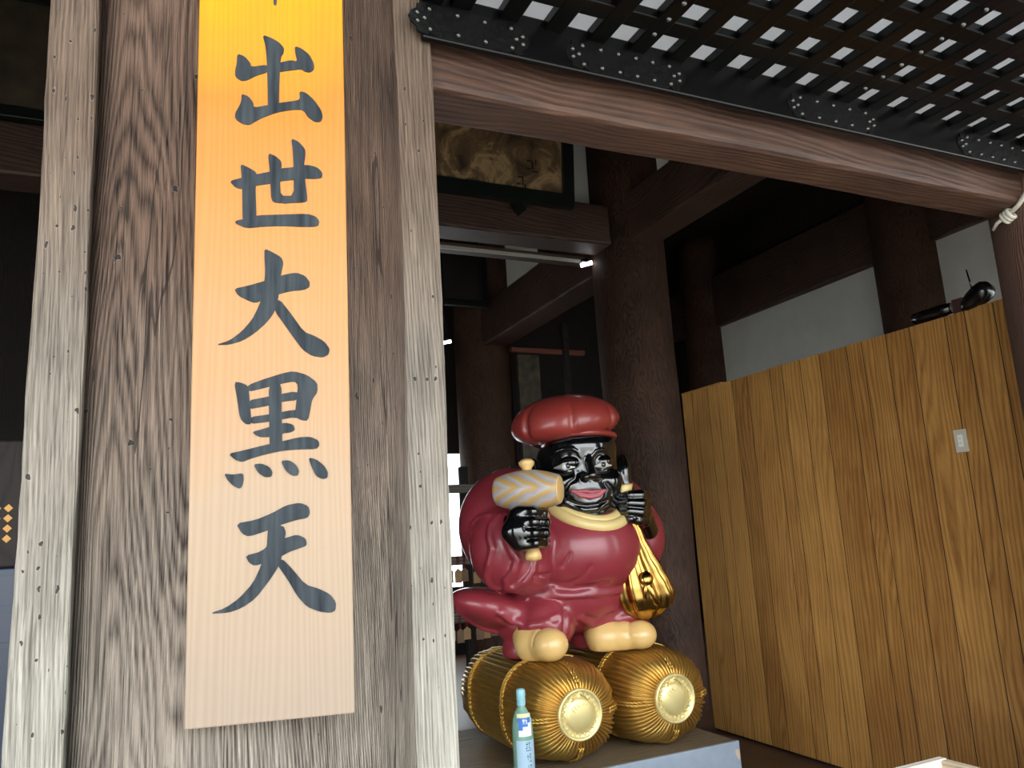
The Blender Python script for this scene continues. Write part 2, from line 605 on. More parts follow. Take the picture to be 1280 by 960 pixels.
# wall on the third column line: boards below, plaster panels above
wr = struct('wall_right', (8.0, 2.2, 0), (8.1, 12, 3.2), M['boards'])
struct('plaster_panel', (7.93, 2.4, 3.2), (8.0, 5.52, 4.52), M['plaster'], wr)
struct('plaster_panel', (7.93, 6.28, 3.2), (8.0, 9.55, 4.49), M['plaster'], wr)
struct('upper_boards', (8.0, 2.2, 3.2), (8.1, 12, 6.1), M['boards'], wr)
# plaster over the inner beam
wi = struct('wall_inner', (2.3, 5.98, 4.4), (4.2, 6.06, 6.0), M['plaster'])
struct('plaster_panel', (4.2, 5.98, 4.7), (4.7, 6.06, 6.0), M['plaster'], wi)


def column(name, cx, cy, r, z1, mat, label, group=None, n=72, wob=0.004):
    vs, fs = [], []
    rings = 26
    for i in range(rings + 1):
        z = z1 * i / rings
        for k in range(n):
            th = 2 * math.pi * k / n
            rr = r * (1 - 0.012 * z / z1) + wob * math.sin(3 * th + z * 1.7) + wob * 0.6 * math.sin(7 * th - z * 2.9)
            vs.append((cx + rr * math.cos(th), cy + rr * math.sin(th), z))
    for i in range(rings):
        for k in range(n):
            fs.append([i * n + k, i * n + (k + 1) % n, (i + 1) * n + (k + 1) % n, (i + 1) * n + k])
    fs.append(list(range(n))[::-1])
    fs.append(list(range(rings * n, rings * n + n)))
    o = mesh_obj(name, vs, fs, mat, None, True, origin=(cx, cy, 0))
    return tag(o, label, 'column', group)


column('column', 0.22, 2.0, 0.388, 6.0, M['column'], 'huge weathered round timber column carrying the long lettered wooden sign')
column('column', 3.565, 1.85, 0.30, 6.0, M['right_column'], 'brown round column with a white rope knotted near the beam, beside the plank partition')
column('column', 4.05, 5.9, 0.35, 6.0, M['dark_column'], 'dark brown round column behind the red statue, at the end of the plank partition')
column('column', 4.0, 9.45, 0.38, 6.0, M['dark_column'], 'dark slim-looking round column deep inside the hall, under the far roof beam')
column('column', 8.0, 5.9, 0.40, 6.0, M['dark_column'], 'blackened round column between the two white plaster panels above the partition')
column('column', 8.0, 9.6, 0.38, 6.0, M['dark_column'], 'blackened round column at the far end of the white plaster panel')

# door jamb posts on both sides of the big column
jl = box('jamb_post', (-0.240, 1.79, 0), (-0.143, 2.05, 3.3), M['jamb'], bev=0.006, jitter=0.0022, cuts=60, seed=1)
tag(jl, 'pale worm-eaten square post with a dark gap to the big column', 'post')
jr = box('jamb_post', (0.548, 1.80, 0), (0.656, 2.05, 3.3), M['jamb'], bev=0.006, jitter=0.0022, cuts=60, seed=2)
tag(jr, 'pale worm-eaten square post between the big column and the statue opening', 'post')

# unseen eaves added so daylight falls off up the column: boards on rafters
ev = struct('ceiling_added_eaves', (-12, -1.5, 4.66), (13, 2.02, 4.72), M['boards'])
for i in range(26):
    box('added_rafter', (-6 + .6 * i, -1.55, 4.56), (-5.9 + .6 * i, 2.02, 4.66), M['dark_beam_y'], ev)

# beams
def beam(lo, hi, mat, label, axis, seed=0, jit=0.002, bev=0.02):
    o = box('beam', lo, hi, mat, bev=bev, jitter=jit, cuts=26, axis=axis, seed=seed)
    return tag(o, label, 'beam')


beam((0.6, 1.85, 2.778), (3.6, 2.03, 3.3), M['beam'], 'rough-hewn brown beam right under the black lattice shutter', 0, 3, 0.0035)
beam((-8.5, 1.85, 2.93), (-0.18, 2.03, 3.3), M['beam'], 'rough-hewn brown beam over the opening on the other side of the sign column', 0, 13, 0.0035)
beam((3.75, 1.85, 2.778), (12.5, 2.03, 3.3), M['beam'], 'rough-hewn brown beam beyond the roped column', 0, 14, 0.0035)
beam((-8.8, 5.66, 4.06), (3.72, 5.96, 4.44), M['dark_beam'], 'dark brown beam under the framed votive painting', 0, 4)
beam((3.86, 2.2, 4.10), (4.2, 5.6, 4.545), M['dark_beam_y'], 'dark beam running from the statue column forward to the front beam', 1, 5)
beam((3.85, 6.2, 3.97), (4.2, 9.2, 4.50), M['dark_beam_y'], 'dark beam running back from the statue column to the far column', 1, 6)
beam((7.86, 2.2, 4.50), (8.2, 11.8, 5.3), M['dark_beam_y'], 'blackened beam along the top of the white plaster panels', 1, 7)
o = box('lintel_rail', (0.6, 6.10, 4.03), (3.8, 6.2, 4.10), M['dark_beam'], bev=0.006)
tag(o, 'thin dark lintel rail with a pale lower edge below the painting beam', 'rail')
o = box('edge_strip', (0.6, 6.085, 4.03), (3.72, 6.10, 4.062), simple('pale_strip', (150, 148, 138), 0.5), o)

# ------------------------------------------------------------------ black lattice shutter, swung up under the added eaves
ZL = 2.98
PITCH_L = 0.145
X0, Y0 = 1.243, 1.719
XA, XB = 0.622, 3.66
NY = 8
OPEN = 0.084
BAR = PITCH_L - OPEN
lat = empty('lattice_shutter', ((XA + XB) / 2, 1.7, ZL), 'black lacquered lattice shutter swung up overhead with iron fittings and white paper backing', 'shutter')
TH = 0.033
yend = Y0 - (NY - 0.5) * PITCH_L
ytop = Y0 + OPEN / 2
# hinge rail with its iron fittings
RY0, RY1 = 1.772, 1.795
rail = box('hinge_rail', (XA, RY0, 2.868), (XB, RY1, ZL + TH), M['lacquer'], lat, bev=0.006)
i0 = math.ceil((XA - X0) / PITCH_L - 0.5)
xs = [X0 + (i + 0.5) * PITCH_L for i in range(-5, 17)]
for i, x in enumerate(xs):
    if x < XA + 0.02 or x > XB:
        continue
    b = box('lattice_bar', (x - BAR / 2, yend - BAR, ZL), (x + BAR / 2, 1.775, ZL + TH), M['lacquer'], lat, bev=0.004)
    if i in (5, 11, 17):
        for j in range(14):
            yy = 1.70 - 0.0725 * j - 0.02
            v, f = lathe_geo([(0.0095, 0), (0.0095, -0.001), (0.008, -0.005), (0.004, -0.008), (0.0008, -0.009)], 10)
            s = mesh_obj('stud', [Vector(p) + Vector((x, yy, ZL)) for p in v], [q[::-1] for q in f], M['stud'], b, True, origin=(x, yy, ZL))
box('end_stile', (XA, yend - BAR, ZL - 0.004), (XA + 0.06, 1.775, ZL + TH), M['lacquer'], lat, bev=0.004)
for j in range(NY):
    yy = Y0 - (j + 0.5) * PITCH_L
    box('lattice_bar', (XA, yy - BAR / 2, ZL + 0.001), (XB, yy + BAR / 2, ZL + TH - 0.001), M['lacquer'], lat, bev=0.004)
pk = NT('white_paper')
pk.t.nodes.remove(pk.b)
tr = pk.n('ShaderNodeBsdfTranslucent')
tr.inputs[0].default_value = (0.84, 0.86, 0.88, 1)
df = pk.n('ShaderNodeBsdfDiffuse')
df.inputs[0].default_value = (0.7, 0.7, 0.7, 1)
mx = pk.n('ShaderNodeMixShader')
mx.inputs[0].default_value = 0.15
pk.l(tr.outputs[0], mx.inputs[1])
pk.l(df.outputs[0], mx.inputs[2])
pk.l(mx.outputs[0], pk.t.nodes['Material Output'].inputs[0])
zp = ZL + TH
mesh_obj('paper_backing', [(XA, yend - BAR, zp), (XB, yend - BAR, zp), (XB, 1.795, zp), (XA, 1.795, zp)], [[0, 1, 2, 3]], pk.m, lat)
M['paper'] = pk.m


def fitting(xa, xb):
    """cusped iron strap with domed studs on the rail's face"""
    za, zb = 2.876, ZL + 0.026 - 0.035
    za, zb = 2.874, 2.972
    zc = (za + zb) / 2
    h = (zb - za) / 2
    right = [(xb - 0.075, 1.0), (xb - 0.055, 0.78), (xb - 0.045, 0.95), (xb - 0.02, 0.85), (xb - 0.018, 0.55), (xb - 0.004, 0.35), (xb + 0.004, 0.0)]
    left = [(xa + 0.075, 1.0), (xa + 0.055, 0.78), (xa + 0.045, 0.95), (xa + 0.02, 0.85), (xa + 0.018, 0.55), (xa + 0.004, 0.35), (xa - 0.004, 0.0)]
    up = left[::-1] + right
    pts = [(x, zc + h * q) for x, q in up] + [(x, zc - h * q) for x, q in up[::-1][1:-1]]
    n = len(pts)
    vs = [(x, RY0 - 0.003, z) for x, z in pts] + [(x, RY0 + 0.002, z) for x, z in pts]
    fs = [list(range(n))] + [[i, i + n, (i + 1) % n + n, (i + 1) % n] for i in range(n)]
    pl = mesh_obj('iron_fitting', vs, fs, M['iron'], lat, origin=((xa + xb) / 2, RY0, zc))
    k = int((xb - xa - 0.11) / 0.062)
    pos = [(xa + 0.055 + (xb - xa - 0.11) * i / k, s) for i in range(k + 1) for s in (-0.62, 0.62)]
    pos += [(xa + 0.02, 0.25), (xa + 0.02, -0.25), (xb - 0.02, 0.25), (xb - 0.02, -0.25), (xa + 0.04, 0), (xb - 0.04, 0)]
    for x, s in pos:
        v, f = lathe_geo([(0.0078, 0.0), (0.0078, 0.001), (0.0065, 0.0045), (0.0035, 0.007), (0.0008, 0.008)], 10, axis='y')
        c = Vector((x, RY0 - 0.003, zc + s * h))
        mesh_obj('stud', [Vector((p.x, -p.y, p.z)) + c for p in v], [q[::-1] for q in f], M['stud'], pl, True, origin=c)


for pa, pb in ((512, 661), (708, 855), (985, 1096), (1197, 1290)):
    xa = at(pa, 47 + .2257 * (pa - 534) - 18, Y=RY0).x
    xb = at(pb, 47 + .2257 * (pb - 534) - 15, Y=RY0).x
    fitting(xa, xb)

# ------------------------------------------------------------------ plank partition on the right
part = empty('plank_partition', (3.9, 3.8, 0), 'tall partition of golden brown vertical planks beside the statue', 'partition')
PX = 3.886
ys = [5.082, 4.955, 4.758, 4.642, 4.468, 4.303, 4.072, 3.958, 3.787, 3.62, 3.396, 3.281, 3.106, 2.944, 2.724, 2.609, 2.45, 2.25]
for a, b in zip(ys, ys[1:]):
    box('plank', (PX, b + 0.003, 0.02), (PX + 0.024, a - 0.003, 2.57 + random.uniform(-.003, .003)), M['plank'], part)
for y in ys[1:-1]:
    box('joint_spline', (PX + 0.001, y - 0.0032, 0.02), (PX + 0.02, y + 0.0032, 2.565), M['joint'], part)
box('backing_frame', (PX + 0.024, 2.25, 0.0), (PX + 0.06, 5.082, 2.555), M['boards'], part)
box('top_cap', (PX + 0.005, 4.6, 2.570), (PX + 0.05, 5.09, 2.582), M['plank'], part)
# switch plate
sw = empty('switch_plate', (PX, 2.765, 1.84), 'small pale grey switch plate on the plank partition', 'switch')
sp = simple('switch_plastic', (196, 192, 176), 0.4)
p = at(1202, 551, X=PX)
box('cover', (PX - 0.008, p.y - 0.036, p.z - 0.06), (PX, p.y + 0.036, p.z + 0.06), sp, sw, bev=0.003)
box('rocker', (PX - 0.012, p.y - 0.013, p.z - 0.032), (PX - 0.006, p.y + 0.013, p.z + 0.032), simple('switch_white', (232, 232, 226), 0.35), sw, bev=0.002)
for dz in (-.012, .012):
    box('rocker_mark', (PX - 0.0128, p.y - 0.006, p.z + dz - 0.003), (PX - 0.0118, p.y + 0.006, p.z + dz + 0.003), sp, sw)

# things perched on the partition
p = at(1222, 381, X=3.905)
blk = simple('black_plastic', (14, 15, 16), 0.25, coat=0.3)
sc_ = empty('security_camera', (3.905, p.y, 2.57), 'black domed security camera with a thin upright antenna on top of the partition', 'camera')
zc = 2.625
prof = [(0.004, -0.085), (0.035, -0.08), (0.052, -0.06), (0.056, -0.02), (0.05, 0.03), (0.036, 0.075), (0.02, 0.10), (0.002, 0.105)]
v, f = lathe_geo(prof, 24, axis='y')
rot = Matrix.Rotation(math.radians(-25), 3, 'X')
cc = Vector((3.90, p.y - 0.01, zc))
mesh_obj('camera_body', [rot @ q + cc for q in v], f, blk, sc_, True, origin=cc)
tube('antenna', [cc + Vector((0, 0.02, 0.04)), cc + Vector((0, 0.035, 0.16))], [0.006, 0.003], blk, sc_, 8)
box('mount', (3.895, p.y - 0.03, 2.568), (3.93, p.y + 0.03, 2.60), blk, sc_, bev=0.004)
o = box('small_box', (3.90, p.y + 0.075, 2.57), (3.94, p.y + 0.14, 2.65), simple('maroon_plastic', (72, 46, 46), 0.5), bev=0.005)
tag(o, 'small dark maroon box next to the security camera on the partition', 'box')
p = at(1172, 392, X=3.905)
v, f = lathe_geo([(0.004, -0.13), (0.03, -0.12), (0.036, -0.05), (0.034, 0.05), (0.03, 0.11), (0.004, 0.12)], 20, axis='y')
sl = empty('spotlight', (3.905, p.y, 2.57), 'black tube spotlight lying on top of the plank partition', 'lamp')
mesh_obj('lamp_tube', [q + Vector((3.91, p.y + 0.04, 2.61)) for q in v], f, blk, sl, True)
v, f = lathe_geo([(0.026, -0.003), (0.028, 0.0), (0.026, 0.003)], 20, axis='y')
mesh_obj('lens_ring', [q + Vector((3.91, p.y - 0.092, 2.61)) for q in v], f, simple('lens_grey', (120, 118, 112), 0.3, metal=.6), sl, True)
box('foot', (3.895, p.y, 2.568), (3.925, p.y + 0.06, 2.585), blk, sl)

# white rope tied round the brown column
rp = empty('tied_rope', (3.27, 1.92, 2.72), 'off-white rope tied in a knot round the brown column just under the beam', 'rope')
rm = simple('white_rope', (196, 190, 176), 0.8)
cxy = Vector((4.0, 2.0, 0))
th_k = math.radians(166)
kd = Vector((math.cos(th_k), math.sin(th_k), 0))
kc = Vector((3.565 + kd.x * 0.303, 1.85 + kd.y * 0.303, 2.748))
tn = Vector((0.24, 0.97, 0))          # along the column, away from the visitors
for i, (s, dz) in enumerate(((0.0, 0.0), (0.016, -0.004), (-0.016, 0.004))):
    pts = [kc + tn * s + kd * (0.016 * math.sin(a) + .008) + Vector((0, 0, dz + 0.022 * math.cos(a))) + tn * .01 * math.cos(a) for a in [j * math.pi / 6 for j in range(12)]]
    tube('knot_turn', pts, 0.009, rm, rp, 8, closed=True)
tube('rope_end', [kc + kd * 0.012, kc + tn * 0.05 + kd * 0.02 + Vector((0, 0, -0.012)), kc + tn * 0.085 + kd * 0.012 + Vector((0, 0, -0.03))], [0.009, 0.008, 0.006], rm, rp, 8)
tube('rope_end', [kc + kd * 0.012, kc - tn * 0.06 + kd * 0.012 + Vector((0, 0, 0.02)), kc - tn * 0.12 + kd * 0.022 + Vector((0, 0, 0.05)), kc - tn * 0.2 + kd * 0.06 + Vector((0, 0, 0.10))], [0.010, 0.010, 0.010, 0.009], rm, rp, 8)

# ------------------------------------------------------------------ the hanging sign
zb = 1.234
A = at(229.6, 913, Z=zb)
B = at(443.5, 891.6, Z=zb)
dirx = (B - A).normalized()
nrm = dirx.cross(Vector((0, 0, 1))).normalized()     # towards the viewer
if nrm.y > 0:
    nrm = -nrm
SW = (B - A).length
sign = empty('hanging_sign', ((A.x + B.x) / 2, (A.y + B.y) / 2, zb), 'long upright wooden sign with dark brushed characters hung on the big column', 'sign')
k = NT('varnished_cedar')
tc = k.n('ShaderNodeTexCoord')
sx = k.n('ShaderNodeSeparateXYZ')
k.l(tc.outputs['Object'], sx.inputs[0])
mp = k.n('ShaderNodeMapping')
mp.inputs['Scale'].default_value = (1, 1, 0.05)
k.l(tc.outputs['Object'], mp.inputs[0])
nz = k.n('ShaderNodeTexNoise', i_Scale=9.0, i_Detail=2.0)
k.l(mp.outputs[0], nz.inputs[0])
mv = k.n('ShaderNodeVectorMath', operation='MULTIPLY_ADD')
k.l(nz.outputs['Color'], mv.inputs[0])
mv.inputs[1].default_value = (0.12, 0.0, 0.0)
k.l(mp.outputs[0], mv.inputs[2])
wv = k.n('ShaderNodeTexWave', wave_type='BANDS', bands_direction='X', i_Scale=26.0, i_Distortion=0.8, i_Detail=2.0)
k.l(mv.outputs[0], wv.inputs[0])
n2 = k.n('ShaderNodeTexNoise', i_Scale=90.0, i_Detail=3.0)
k.l(mv.outputs[0], n2.inputs[0])
n3 = k.n('ShaderNodeTexNoise', i_Scale=3.5, i_Detail=2.0)
k.l(tc.outputs['Object'], n3.inputs[0])
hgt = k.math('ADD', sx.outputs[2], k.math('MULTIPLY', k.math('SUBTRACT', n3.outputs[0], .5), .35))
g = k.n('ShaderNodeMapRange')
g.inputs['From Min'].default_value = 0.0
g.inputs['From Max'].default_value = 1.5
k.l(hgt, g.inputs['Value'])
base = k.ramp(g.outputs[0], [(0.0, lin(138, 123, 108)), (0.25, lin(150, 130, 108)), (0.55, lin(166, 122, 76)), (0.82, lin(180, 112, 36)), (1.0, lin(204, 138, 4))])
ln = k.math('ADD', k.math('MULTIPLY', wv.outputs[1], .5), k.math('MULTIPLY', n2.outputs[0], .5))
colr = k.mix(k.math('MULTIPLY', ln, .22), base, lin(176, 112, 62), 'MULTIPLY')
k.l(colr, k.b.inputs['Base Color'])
k.b.inputs['Roughness'].default_value = 0.55
k.b.inputs['Specular IOR Level'].default_value = 0.25
k.bump(ln, 0.05, 0.002)
M['sign'] = k.m
ang = math.atan2(dirx.y, dirx.x)
sh = 1.62
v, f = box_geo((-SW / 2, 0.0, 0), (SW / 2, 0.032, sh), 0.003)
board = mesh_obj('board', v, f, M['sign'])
board.location = sign.location
board.rotation_euler = (0, 0, ang)
board.parent = sign
board.matrix_parent_inverse = Matrix.Translation(sign.location).inverted()
# wooden spacer behind the board, so it hangs clear of the round column
v, f = box_geo((-0.05, 0.032, 0.10), (0.05, 0.075, 0.16), 0.002)
for zz in (0.0, 1.0):
    b2 = mesh_obj('spacer', [Vector(q) + Vector((0, 0, zz)) for q in v], f, M['jamb'])
    b2.location = sign.location
    b2.rotation_euler = (0, 0, ang)
    b2.parent = sign
    b2.matrix_parent_inverse = Matrix.Translation(sign.location).inverted()


def to_board(px, py):
    d = ray(px, py)
    t = (A - EYE).dot(nrm) / d.dot(nrm)
    q = EYE + d * t - Vector(sign.location)
    return q.dot(dirx), q.z


def chaikin(p):
    out = []
    for a, b in zip(p, p[1:] + p[:1]):
        out += [(a[0] * .8 + b[0] * .2, a[1] * .8 + b[1] * .2), (a[0] * .2 + b[0] * .8, a[1] * .2 + b[1] * .8)]
    return out


ik = NT('sumi_ink')
tc = ik.n('ShaderNodeTexCoord')
mp = ik.n('ShaderNodeMapping')
mp.inputs['Scale'].default_value = (60, 60, 6)
ik.l(tc.outputs['Object'], mp.inputs[0])
nz = ik.n('ShaderNodeTexNoise', i_Scale=1.0, i_Detail=4.0)
ik.l(mp.outputs[0], nz.inputs[0])
ik.l(ik.ramp(nz.outputs[0], [(0.3, lin(30, 35, 40)), (0.72, lin(60, 65, 68))]), ik.b.inputs['Base Color'])
ik.b.inputs['Roughness'].default_value = 0.8
ik.b.inputs['Specular IOR Level'].default_value = 0.12
M['ink'] = ik.m

c2 = lambda x, y: (220 + x / 3, y / 3)
c3 = lambda x, y: (220 + x / 3, 300 + y / 3)
c4 = lambda x, y: (220 + x / 2.908, 600 + y / 2.908)
CHARS = [
    (c2, [[(325, 132), (352, 140), (388, 160), (406, 182), (403, 202), (393, 214), (388, 300), (386, 408), (345, 415), (343, 300), (340, 215), (335, 170)],
          [(230, 202), (258, 212), (280, 238), (282, 252), (345, 243), (345, 272), (300, 285), (268, 302), (245, 305), (222, 288), (222, 265), (228, 240)],
          [(380, 238), (432, 226), (455, 232), (447, 200), (446, 174), (470, 182), (500, 205), (518, 240), (518, 262), (503, 273), (484, 270), (470, 260), (430, 265), (380, 272)],
          [(246, 353), (272, 362), (290, 385), (292, 405), (345, 395), (400, 385), (440, 380), (465, 375), (463, 342), (490, 350), (520, 378), (545, 415), (551, 440), (542, 458), (520, 458), (495, 440), (478, 413), (440, 412), (380, 422), (330, 440), (300, 455), (276, 470), (250, 466), (222, 447), (222, 425), (240, 395), (246, 375)]]),
    (c2, [[(242, 615), (275, 630), (303, 648), (303, 672), (298, 700), (302, 806), (302, 848), (265, 856), (250, 845), (248, 690), (245, 650)],
          [(302, 808), (400, 805), (490, 802), (525, 812), (538, 830), (533, 850), (480, 852), (400, 848), (330, 850), (265, 857), (222, 838), (225, 828), (255, 822)],
          [(200, 680), (245, 668), (300, 655), (350, 645), (395, 632), (440, 628), (490, 618), (530, 628), (549, 648), (548, 668), (520, 672), (488, 670), (440, 675), (395, 680), (350, 690), (300, 697), (250, 710), (225, 705)],
          [(345, 575), (372, 585), (395, 605), (396, 625), (390, 680), (393, 735), (440, 735), (440, 762), (375, 762), (358, 752), (355, 700), (352, 640)],
          [(432, 520), (460, 532), (485, 560), (485, 585), (480, 620), (485, 680), (492, 735), (492, 755), (478, 760), (425, 762), (400, 765), (393, 737), (442, 735), (442, 640), (438, 560)]]),
    (c3, [[(218, 183), (270, 172), (330, 155), (400, 132), (450, 122), (485, 135), (502, 158), (500, 178), (480, 188), (430, 192), (380, 205), (330, 225), (295, 237), (265, 225), (232, 208)],
          [(332, 33), (360, 45), (395, 65), (403, 85), (398, 110), (390, 150), (385, 215), (370, 270), (340, 310), (295, 350), (250, 378), (200, 393), (148, 394), (200, 378), (245, 345), (285, 300), (310, 250), (328, 200), (335, 120), (332, 70)],
          [(370, 240), (388, 222), (430, 275), (480, 345), (520, 360), (555, 380), (577, 408), (572, 430), (550, 441), (510, 435), (475, 412), (440, 365), (405, 315), (372, 270)]]),
    (c3, [[(218, 532), (245, 535), (272, 548), (278, 620), (284, 690), (262, 692), (240, 670), (230, 600)],
          [(268, 545), (330, 522), (400, 500), (440, 492), (490, 505), (530, 535), (531, 570), (510, 600), (505, 630), (495, 678), (470, 676), (445, 662), (452, 600), (458, 545), (445, 530), (400, 538), (345, 552), (268, 570)],
          [(270, 602), (345, 588), (458, 565), (458, 600), (400, 606), (345, 622), (270, 635)],
          [(278, 664), (345, 655), (445, 636), (495, 640), (495, 675), (440, 665), (400, 672), (345, 682), (278, 690)],
          [(348, 530), (395, 525), (397, 690), (400, 700), (398, 745), (400, 770), (352, 790), (350, 700)],
          [(286, 720), (330, 708), (370, 695), (410, 685), (440, 692), (447, 712), (430, 722), (398, 725), (360, 738), (320, 740), (300, 733)],
          [(197, 802), (250, 790), (330, 770), (400, 755), (460, 740), (505, 738), (535, 752), (538, 772), (525, 784), (460, 785), (400, 790), (330, 805), (280, 820), (248, 833), (222, 825)],
          [(180, 876), (215, 880), (252, 874), (254, 900), (248, 925), (238, 933), (215, 922), (195, 902)],
          [(290, 842), (320, 838), (350, 850), (362, 870), (358, 888), (335, 890), (310, 875)],
          [(393, 828), (425, 826), (450, 842), (462, 865), (456, 884), (435, 884), (412, 866)],
          [(497, 816), (525, 822), (555, 845), (570, 870), (568, 892), (550, 897), (525, 885), (508, 850)]]),
    (c4, [[(218, 158), (290, 145), (350, 120), (400, 92), (450, 82), (482, 95), (488, 120), (478, 138), (440, 145), (390, 160), (330, 185), (265, 206), (240, 195)],
          [(335, 165), (390, 165), (400, 190), (395, 215), (385, 280), (370, 320), (340, 365), (290, 430), (240, 465), (190, 483), (120, 486), (180, 465), (230, 430), (280, 375), (310, 310), (330, 250)],
          [(252, 275), (310, 260), (350, 225), (400, 210), (440, 198), (472, 212), (476, 238), (450, 248), (410, 262), (370, 285), (330, 300), (285, 312), (265, 300)],
          [(365, 300), (385, 285), (420, 320), (470, 380), (520, 395), (560, 415), (582, 445), (580, 475), (560, 483), (520, 478), (475, 460), (440, 420), (405, 360), (375, 318)]]),
    (c2, [[(364, -26), (379, -26), (378, 17), (372, 21), (366, 18)]]),
]
for cf, strokes in CHARS:
    vs, fs = [], []
    for si, poly in enumerate(strokes):
        pts = [to_board(*cf(*q)) for q in chaikin(poly)]
        area = sum(a[0] * b[1] - b[0] * a[1] for a, b in zip(pts, pts[1:] + pts[:1]))
        if area < 0:
            pts = pts[::-1]
        n = len(pts)
        o0 = len(vs)
        dep = -0.0012 - 0.00012 * si
        vs += [(x, dep, z) for x, z in pts] + [(x, 0.001, z) for x, z in pts]
        fs.append([o0 + i for i in range(n)])
        fs += [[o0 + i, o0 + n + i, o0 + n + (i + 1) % n, o0 + (i + 1) % n] for i in range(n)]
    ch = mesh_obj('brushed_character', vs, fs, M['ink'])
    ch.location = sign.location
    ch.rotation_euler = (0, 0, ang)
    ch.parent = sign
    ch.matrix_parent_inverse = Matrix.Translation(sign.location).inverted()

# ------------------------------------------------------------------ statue platform
PZ = 0.30
plat = empty('statue_platform', (2.2, 4.4, 0), 'low wooden platform with a pale blue front board under the golden bales', 'platform')
box('top_board', (1.25, 3.85, PZ - 0.03), (3.09, 5.1, PZ), M['platform'], plat, bev=0.004)
box('front_board', (1.25, 3.832, 0.0), (3.095, 3.852, PZ + 0.002), M['blue_front'], plat, bev=0.003)
box('side_board', (3.075, 3.853, 0.0), (3.09, 5.1, PZ - 0.03), M['platform'], plat)
box('side_board', (1.25, 3.853, 0.0), (1.265, 5.1, PZ - 0.03), M['platform'], plat)
cp = simple('chipped_wood', (206, 184, 156), 0.7)
mesh_obj('front_chip', [(3.062, 3.8312, 0.262), (3.088, 3.8312, 0.255), (3.09, 3.8312, 0.225), (3.082, 3.8312, 0.195), (3.07, 3.8312, 0.215), (3.06, 3.8312, 0.235)],
         [[5, 4, 3, 2, 1, 0]], cp, plat)

